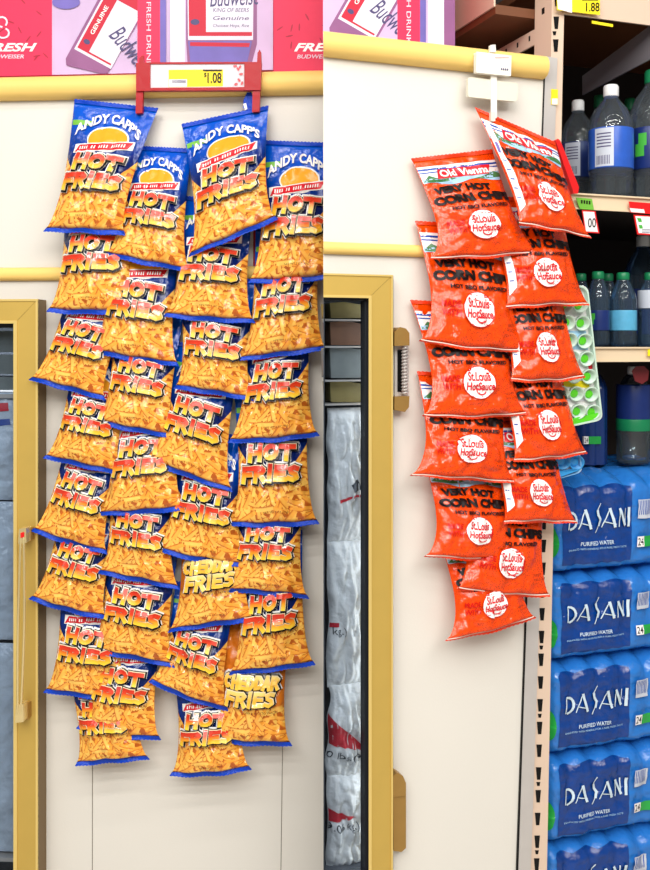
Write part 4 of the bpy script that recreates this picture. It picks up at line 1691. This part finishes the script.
PACKS = [(474, 573, 'topmost'), (573, 661, 'second'), (661, 755, 'third'), (755, 844, 'fourth'), (844, 931, 'lowest visible')]
zlev = [R.uz(551, y, -.02)[1] for y in (474, 573, 661, 755, 844, 931)]
for k, (ya, yb, nm) in enumerate(PACKS):
    rnd = random.Random(k + 50)
    zt, zb_ = zlev[k] - .001, zlev[k + 1] + .001
    sx_ = (0, 0, -2, 0.5, -1)[k]
    u0 = R.uz(551.5 - k * 1.2, 600, -.02)[0]
    wid = .40
    dep = .24
    per = .0575

    def SP(u, v, lift, u0=u0, zt=zt, zb_=zb_, k=k):
        # u metres along the front, v 0..1 up
        uu = min(wid, max(0, u))
        lob = abs(math.sin(math.pi * (uu + .004 * k) / per)) ** .7
        sh_ = max(0, (v - .74) / .26)
        sh2 = max(0, (.1 - v) / .1)
        d = .014 * lob * (0.35 + 0.65 * max(0, (v - .45) / .55)) - .075 * sh_ ** 2.4 * (1.15 - .35 * lob) - .012 * sh2 ** 2
        d += .005 * noise.noise(Vector((uu * 22, v * 5, k * 3.1))) + .002 * noise.noise(Vector((uu * 70, v * 16, k * 3.1)))
        ez = min(1, uu / .02) if uu < .02 else 1
        d -= .018 * (1 - ez) ** 2
        z = zb_ + (zt - zb_) * v - .006 * sh_ ** 2 * (1 - lob)
        return R.W(u0 + uu, z, -.022 + d + lift)
    m_ = MB()
    NU, NV = 84, 40
    vs, fs = [], []
    for j in range(NV + 1):
        for i in range(NU + 1):
            vs.append(SP(wid * i / NU, j / NV, 0))
    W_ = NU + 1
    for j in range(NV):
        for i in range(NU):
            a_ = j * W_ + i
            fs.append((a_, a_ + 1, a_ + W_ + 1, a_ + W_))
    n0 = len(vs)
    # top skin with rows of bottle shoulders, sides and back
    ND = 24
    for j in range(1, ND + 1):
        for i in range(NU + 1):
            p = SP(wid * i / NU, 1.0, 0)
            t = j / ND
            q = p - R.n * (dep * t)
            lx = abs(math.sin(math.pi * (wid * i / NU) / per)) * abs(math.sin(math.pi * (dep * t) / per))
            q.z = min(zt, p.z) - .004 * (1 - lx)
            vs.append(q)
    rowsi = [[NV * W_ + i for i in range(W_)]] + [[n0 + (j - 1) * W_ + i for i in range(W_)] for j in range(1, ND + 1)]
    for j in range(ND):
        for i in range(NU):
            fs.append((rowsi[j][i], rowsi[j][i + 1], rowsi[j + 1][i + 1], rowsi[j + 1][i]))
    bl = len(vs)
    for uu in (0, wid):
        vs.append(R.W(u0 + uu, zb_, -.022 - dep - .06))
    lft = [j * W_ for j in range(NV + 1)] + [rowsi[j][0] for j in range(1, ND + 1)]
    rgt = [j * W_ + NU for j in range(NV + 1)] + [rowsi[j][NU] for j in range(1, ND + 1)]
    fs.append(tuple(lft + [bl]))
    fs.append(tuple(reversed(rgt + [bl + 1])))
    fs.append(tuple([bl] + rowsi[ND] + [bl + 1]))
    fs.append(tuple(list(range(W_ - 1, -1, -1)) + [bl, bl + 1]))
    m_.add(vs, fs, 'water_wrap', smooth=True)
    A = Sheet(step=2.5, lift0=.0014, dl=.00008)
    # artwork units: x in px (1 px = .00205 m) from the left edge, y 0..100
    px = .00222
    x0_, x1_ = 8.5 + sx_ * .3, 82 + sx_ * .3
    pts = [(x0_ + 1, 6)] + [(x0_ + (x1_ - x0_) * q / 12, 5 + (1.2 if q % 2 else 0)) for q in range(1, 12)] + [(x1_ - .5, 6), (x1_, 50), (x1_ - .5, 84)]
    pts += [(x0_ + (x1_ - x0_) * q / 24, 84 + 3.5 * abs(math.sin(math.pi * (x0_ + (x1_ - x0_) * q / 24) * px / per))) for q in range(23, 0, -1)] + [(x0_, 84), (x0_ + 1.5, 50)]
    A.poly(pts, 'water_panel')
    A.lift += .0003
    thin, thick = dasani_letters(x0_ + 7, x1_ - 4, 43, 64)
    for dx, dy, mm in ((.7, -.8, 'water_shadow'), (0, 0, 'water_text')):
        A.strokes(thin, .5, mm, dx=dx, dy=dy, seg=3)
        A.strokes(thick, 1.25, mm, dx=dx, dy=dy, seg=3)
        A.lift += .0003
    A.text('PURIFIED WATER', x0_ + 20, 25, 33, 4.2, 'water_text', bold=.01)
    A.text('ENHANCED WITH MINERALS FOR A PURE, FRESH TASTE', x0_ + 6, 20.5, 60, 2.2, 'sky_print')
    A.ellipse(.5, 30, 5, 17, 'wrap_green')
    A.rect(86, 50, 100, 70, 'label_grey')
    for q in range(7):
        A.rect(87 + 1.7 * q, 54, 87.7 + 1.7 * q, 69, 'blue_print')
    A.rect(85.5, 20, 93, 31, 'paper_white')
    A.text('24', 86.3, 21.5, 6, 8, 'dark_print', bold=.01)
    A.rect(93, 20, 108, 31, 'wrap_green')
    def SG(x, y, lf):
        ti = min(NU - 1e-4, max(0, x * px / wid * NU))
        tj = min(NV - 1e-4, max(0, y / 100 * NV))
        i, j = int(ti), int(tj)
        a_, b_ = ti - i, tj - j
        o = j * W_ + i
        return (vs[o] * (1 - a_) + vs[o + 1] * a_) * (1 - b_) + (vs[o + W_] * (1 - a_) + vs[o + W_ + 1] * a_) * b_ + R.n * lf
    A.put(m_, SG)
    tag(m_.build('water_pack'), f'blue shrink-wrapped case of bottled water, {nm} in the stack beside the post', 'water case', 'stacked cases of bottled water')

# things in the shade between the stack and the lower shelf
zt = zlev[0]
z_st = R.uz(600, 464, -.16)[1]


def big_pack(x0, x1, y0, off, dep_, m_name, label, name, cat):
    u0, zt_ = R.uz(x0, y0, off)
    u1, _ = R.uz(x1, y0, off)
    m_ = MB()
    zb_ = zlev[0] + .001
    n = 7
    # rounded shoulders in plan and elevation
    prof = []
    for k in range(13):
        t = k / 12
        prof.append(t)
    vs, fs = [], []
    NU, NV = 20, 16
    for back in (0, 1):
        o = len(vs)
        for j in range(NV + 1):
            for i in range(NU + 1):
                s_, v_ = -1 + 2 * i / NU, j / NV
                wv = 1 - .28 * max(0, (v_ - .78) / .22) ** 2
                g = max(0, 1 - abs(s_) ** 4) ** .5 * (1 - .5 * max(0, (v_ - .8) / .2) ** 2)
                lob = .006 * abs(math.sin(s_ * 5)) * (1 - back)
                vs.append(R.W((u0 + u1) / 2 + s_ * wv * (u1 - u0) / 2, zb_ + (zt_ - zb_) * v_, off - dep_ / 2 + (dep_ / 2 * g + lob * g) * (1 - 2 * back)))
        for j in range(NV):
            for i in range(NU):
                a_ = o + j * (NU + 1) + i
                q = (a_, a_ + 1, a_ + NU + 2, a_ + NU + 1)
                fs.append(q if not back else q[::-1])
    n1 = (NU + 1) * (NV + 1)
    top = [NV * (NU + 1) + i for i in range(NU + 1)]
    fs.append(tuple(top + [n1 + t for t in reversed(top)]))
    m_.add(vs, fs, m_name, smooth=True)
    return m_, u0, u1, zb_, zt_


m_, u0, u1, zb_, zt_ = big_pack(580, 613, 372, -.11, .1, 'jug_blue', '', 'water_jug', '')
for xx0, xx1, mm in ((584, 588.6, 'paper_white'), (588.6, 601, 'wrap_green')):
    m_.slab(R, [(xx0, 436.5), (xx1, 436.5), (xx1, 444), (xx0, 444)], -.108, -.103, mm)
sh = Sheet(step=0, flip=True, lift0=.0006)
sh.text('24', 584.6, 442.8, 3.6, 5, 'dark_print')
sh.put(m_, lambda x, y, lf: R.P(x, y, -.103 + lf))
tag(m_.build('water_jug'), 'dark blue jug with small white and green label, below the ice mould tray', 'jug')
c0 = R.at(634, zlev[0] + .001, -.11)
H = (347 - 366) / FPX * c0.y + 1.6 - c0.z
rt = thing('water_bottle', c0, 'big dark blue-labelled bottle with green band, far right above the stacked cases', 'bottle')
m_ = MB()
r = .036
m_.lathe(c0, [(r * .85, 0), (r, .008), (r, H * .55), (r, H * .72), (r * .6, H * .88), (r * .35, H * .92)], 'bottle_clear')
m_.build('bottle_body', rt)
m_ = MB()
m_.lathe(c0, [(r * 1.01, H * .46), (r * 1.015, H * .465), (r * 1.015, H * .8), (r * 1.0, H * .81)], 'bottle_label_navy')
m_.lathe(c0, [(r * 1.012, H * .34), (r * 1.02, H * .345), (r * 1.02, H * .455), (r * 1.012, H * .46)], 'cap_green')
m_.build('label', rt)
m_ = MB()
m_.lathe(c0, [(r * .36, H * .91), (r * .38, H * .915), (r * .38, H * .99), (r * .33, H)], 'cap_white', 18)
m_.build('cap', rt)
card(R, [(632, 371), (636, 366.5), (644, 366), (649, 371), (648, 380), (642, 384), (635, 381)], -.05, 'dim_red', None, 'shelf_tag', 'round dark red carton logo behind plastic, under the lower shelf at far right')  # flat piece standing in for a carton logo behind plastic, not a tag


# ------------------------------------------------------------------ ice mould trays hanging by the post
def rounded(pts, r=3.0, n=5):
    out = []
    N = len(pts)
    for i in range(N):
        p, a_, b_ = Vector(pts[i]), Vector(pts[i - 1]), Vector(pts[(i + 1) % N])
        d1, d2 = (a_ - p).normalized(), (b_ - p).normalized()
        for k in range(n + 1):
            t = k / n
            q = p + d1 * r * (1 - t) ** 2 + d2 * r * t ** 2
            out.append((q.x, q.y))
    return out


def ice_tray(corners, rows, pitch, first, col_dx, row_dx, cup_m, rim_m, edge_m, label, ncol=3, extra=True):
    off = .022
    c = R.P(sum(p[0] for p in corners) / 4, max(p[1] for p in corners), off)
    root = thing('ice_mould_tray', c, label, 'ice tray', 'ice stick mould trays hung by the post')
    m_ = MB()
    m_.slab(R, rounded(corners, 7), off - .004, off - .001, 'paper_white')
    if extra:
        s = Sheet(step=0, flip=True, lift0=.0003, dl=.0001)
        s.poly([(548, 379), (588, 381), (590, 388), (549, 386)], 'tag_yellow')
        s.poly([(587, 362), (592, 361), (594, 368), (589, 370)], 'red_print')
        s.poly([(548, 398), (592, 399), (592, 401), (548, 400)], 'photo_silver')
        s.poly([(544, 330), (586, 331), (588, 350), (546, 348)], 'sky_print')
        s.put(m_, lambda x, y, lf: R.P(x, y, off - .001 + lf))
    m_.build('backing_card', root)
    m_ = MB()
    ring_o = rounded(corners, 8)
    cx, cy = sum(p[0] for p in corners) / 4, sum(p[1] for p in corners) / 4
    ring_i = [(cx + (x - cx) * .93, cy + (y - cy) * .975) for x, y in ring_o]
    n = len(ring_o)
    for k in range(n):
        k2 = (k + 1) % n
        m_.slab(R, [ring_o[k], ring_o[k2], ring_i[k2], ring_i[k]], off - .001, off + .010, 'tray_blue' if rim_m == 'cup_blue' else 'cup_frost')
    m_.build('tray_rim', root)
    for r_ in range(rows):
        for q in range(ncol):
            x = first[0] + col_dx * q + row_dx * r_
            y = first[1] + pitch * r_ + .6 * q
            p = R.P(x, y, off)
            ax = (R.n + Vector((0, 0, -.25)) - R.u * .22).normalized()
            cu = MB()
            ro, ri = .0145, .0128
            cu.lathe(p, [(ro * .8, -.001), (ro, .0115), (ro, .0125), (ri, .0125), (ri * .82, .003)], cup_m if cup_m == 'cup_blue' else 'cup_frost', 20, ax)
            co = cu.build('cup', root)
            cu = MB()
            cu.lathe(p - R.u * .0028 - Vector((0, 0, .0015)), [(ri * .6, .0031), (ri * .62, .0045), (ri * .5, .0055)], rim_m, 16, ax)
            cu.build('plug', co)
    m_ = MB()
    bl, br = corners[3], corners[2]
    m_.slab(R, rounded([(bl[0] + 1, bl[1] - (8 if extra else 9)), (br[0] - .5, br[1] - (8 if extra else 4)), (br[0] - 3, br[1] - 2), (bl[0], bl[1] - 1)], 3), off, off + .009, edge_m)
    m_.build('end_strip', root)
    return root


ice_tray([(546, 283), (588, 286), (603, 420), (556, 430)], 7, 17.7, (549, 303.0), 14.7, 2.15, 'cup_frost', 'cup_lime', 'cup_lime',
         'clear ice stick tray with lime green cups hanging beside the orange bags')
ice_tray([(546, 436), (577, 436), (583, 472), (552, 481)], 1, 17, (547.5, 459.5), 13.6, 1, 'cup_blue', 'cup_blue', 'cup_blue',
         'blue ice stick tray peeking out below the lime green one', extra=False)

# ------------------------------------------------------------------ light
w = bpy.data.worlds.new('store')
sc.world = w
w.use_nodes = True
bg = w.node_tree.nodes['Background']
bg.inputs['Color'].default_value = (1.0, 0.985, 0.955, 1)
bg.inputs['Strength'].default_value = 0.28


def area(name, loc, rot, sx, sy, power, col=(1, .98, .94)):
    ld = bpy.data.lights.new(name, 'AREA')
    ld.shape = 'RECTANGLE'
    ld.size, ld.size_y = sx, sy
    ld.energy = power
    ld.color = col
    o = bpy.data.objects.new(name, ld)
    COL.objects.link(o)
    o.location = loc
    o.rotation_euler = rot
    return o


# added unseen fill lights that brighten the inside of the two freezers
area('freezer_fill', L.W(L.uz(-60, 330, -.1)[0], zTop - .03, -.16), (0, 0, 0), .5, .06, 2.6, (.92, .97, 1))
area('freezer_fill', R.at(384, 1.1, -.012), (math.radians(90), 0, math.radians(70)), .012, 1.3, 0.55, (.92, .97, 1))
# rows of ceiling fluorescents above the aisle
for k, (y, p) in enumerate(((0.85, 13), (0.1, 24), (-0.7, 32), (-1.6, 40), (-2.5, 48))):
    area('ceiling_lamp', (-.6, y, 3.3), (math.radians(0 if k == 0 else 22), 0, 0), 2.6, .09, p)
    area('ceiling_lamp', (1.5, y, 3.3), (math.radians(0 if k == 0 else 22), 0, 0), 1.2, .09, p * .5)
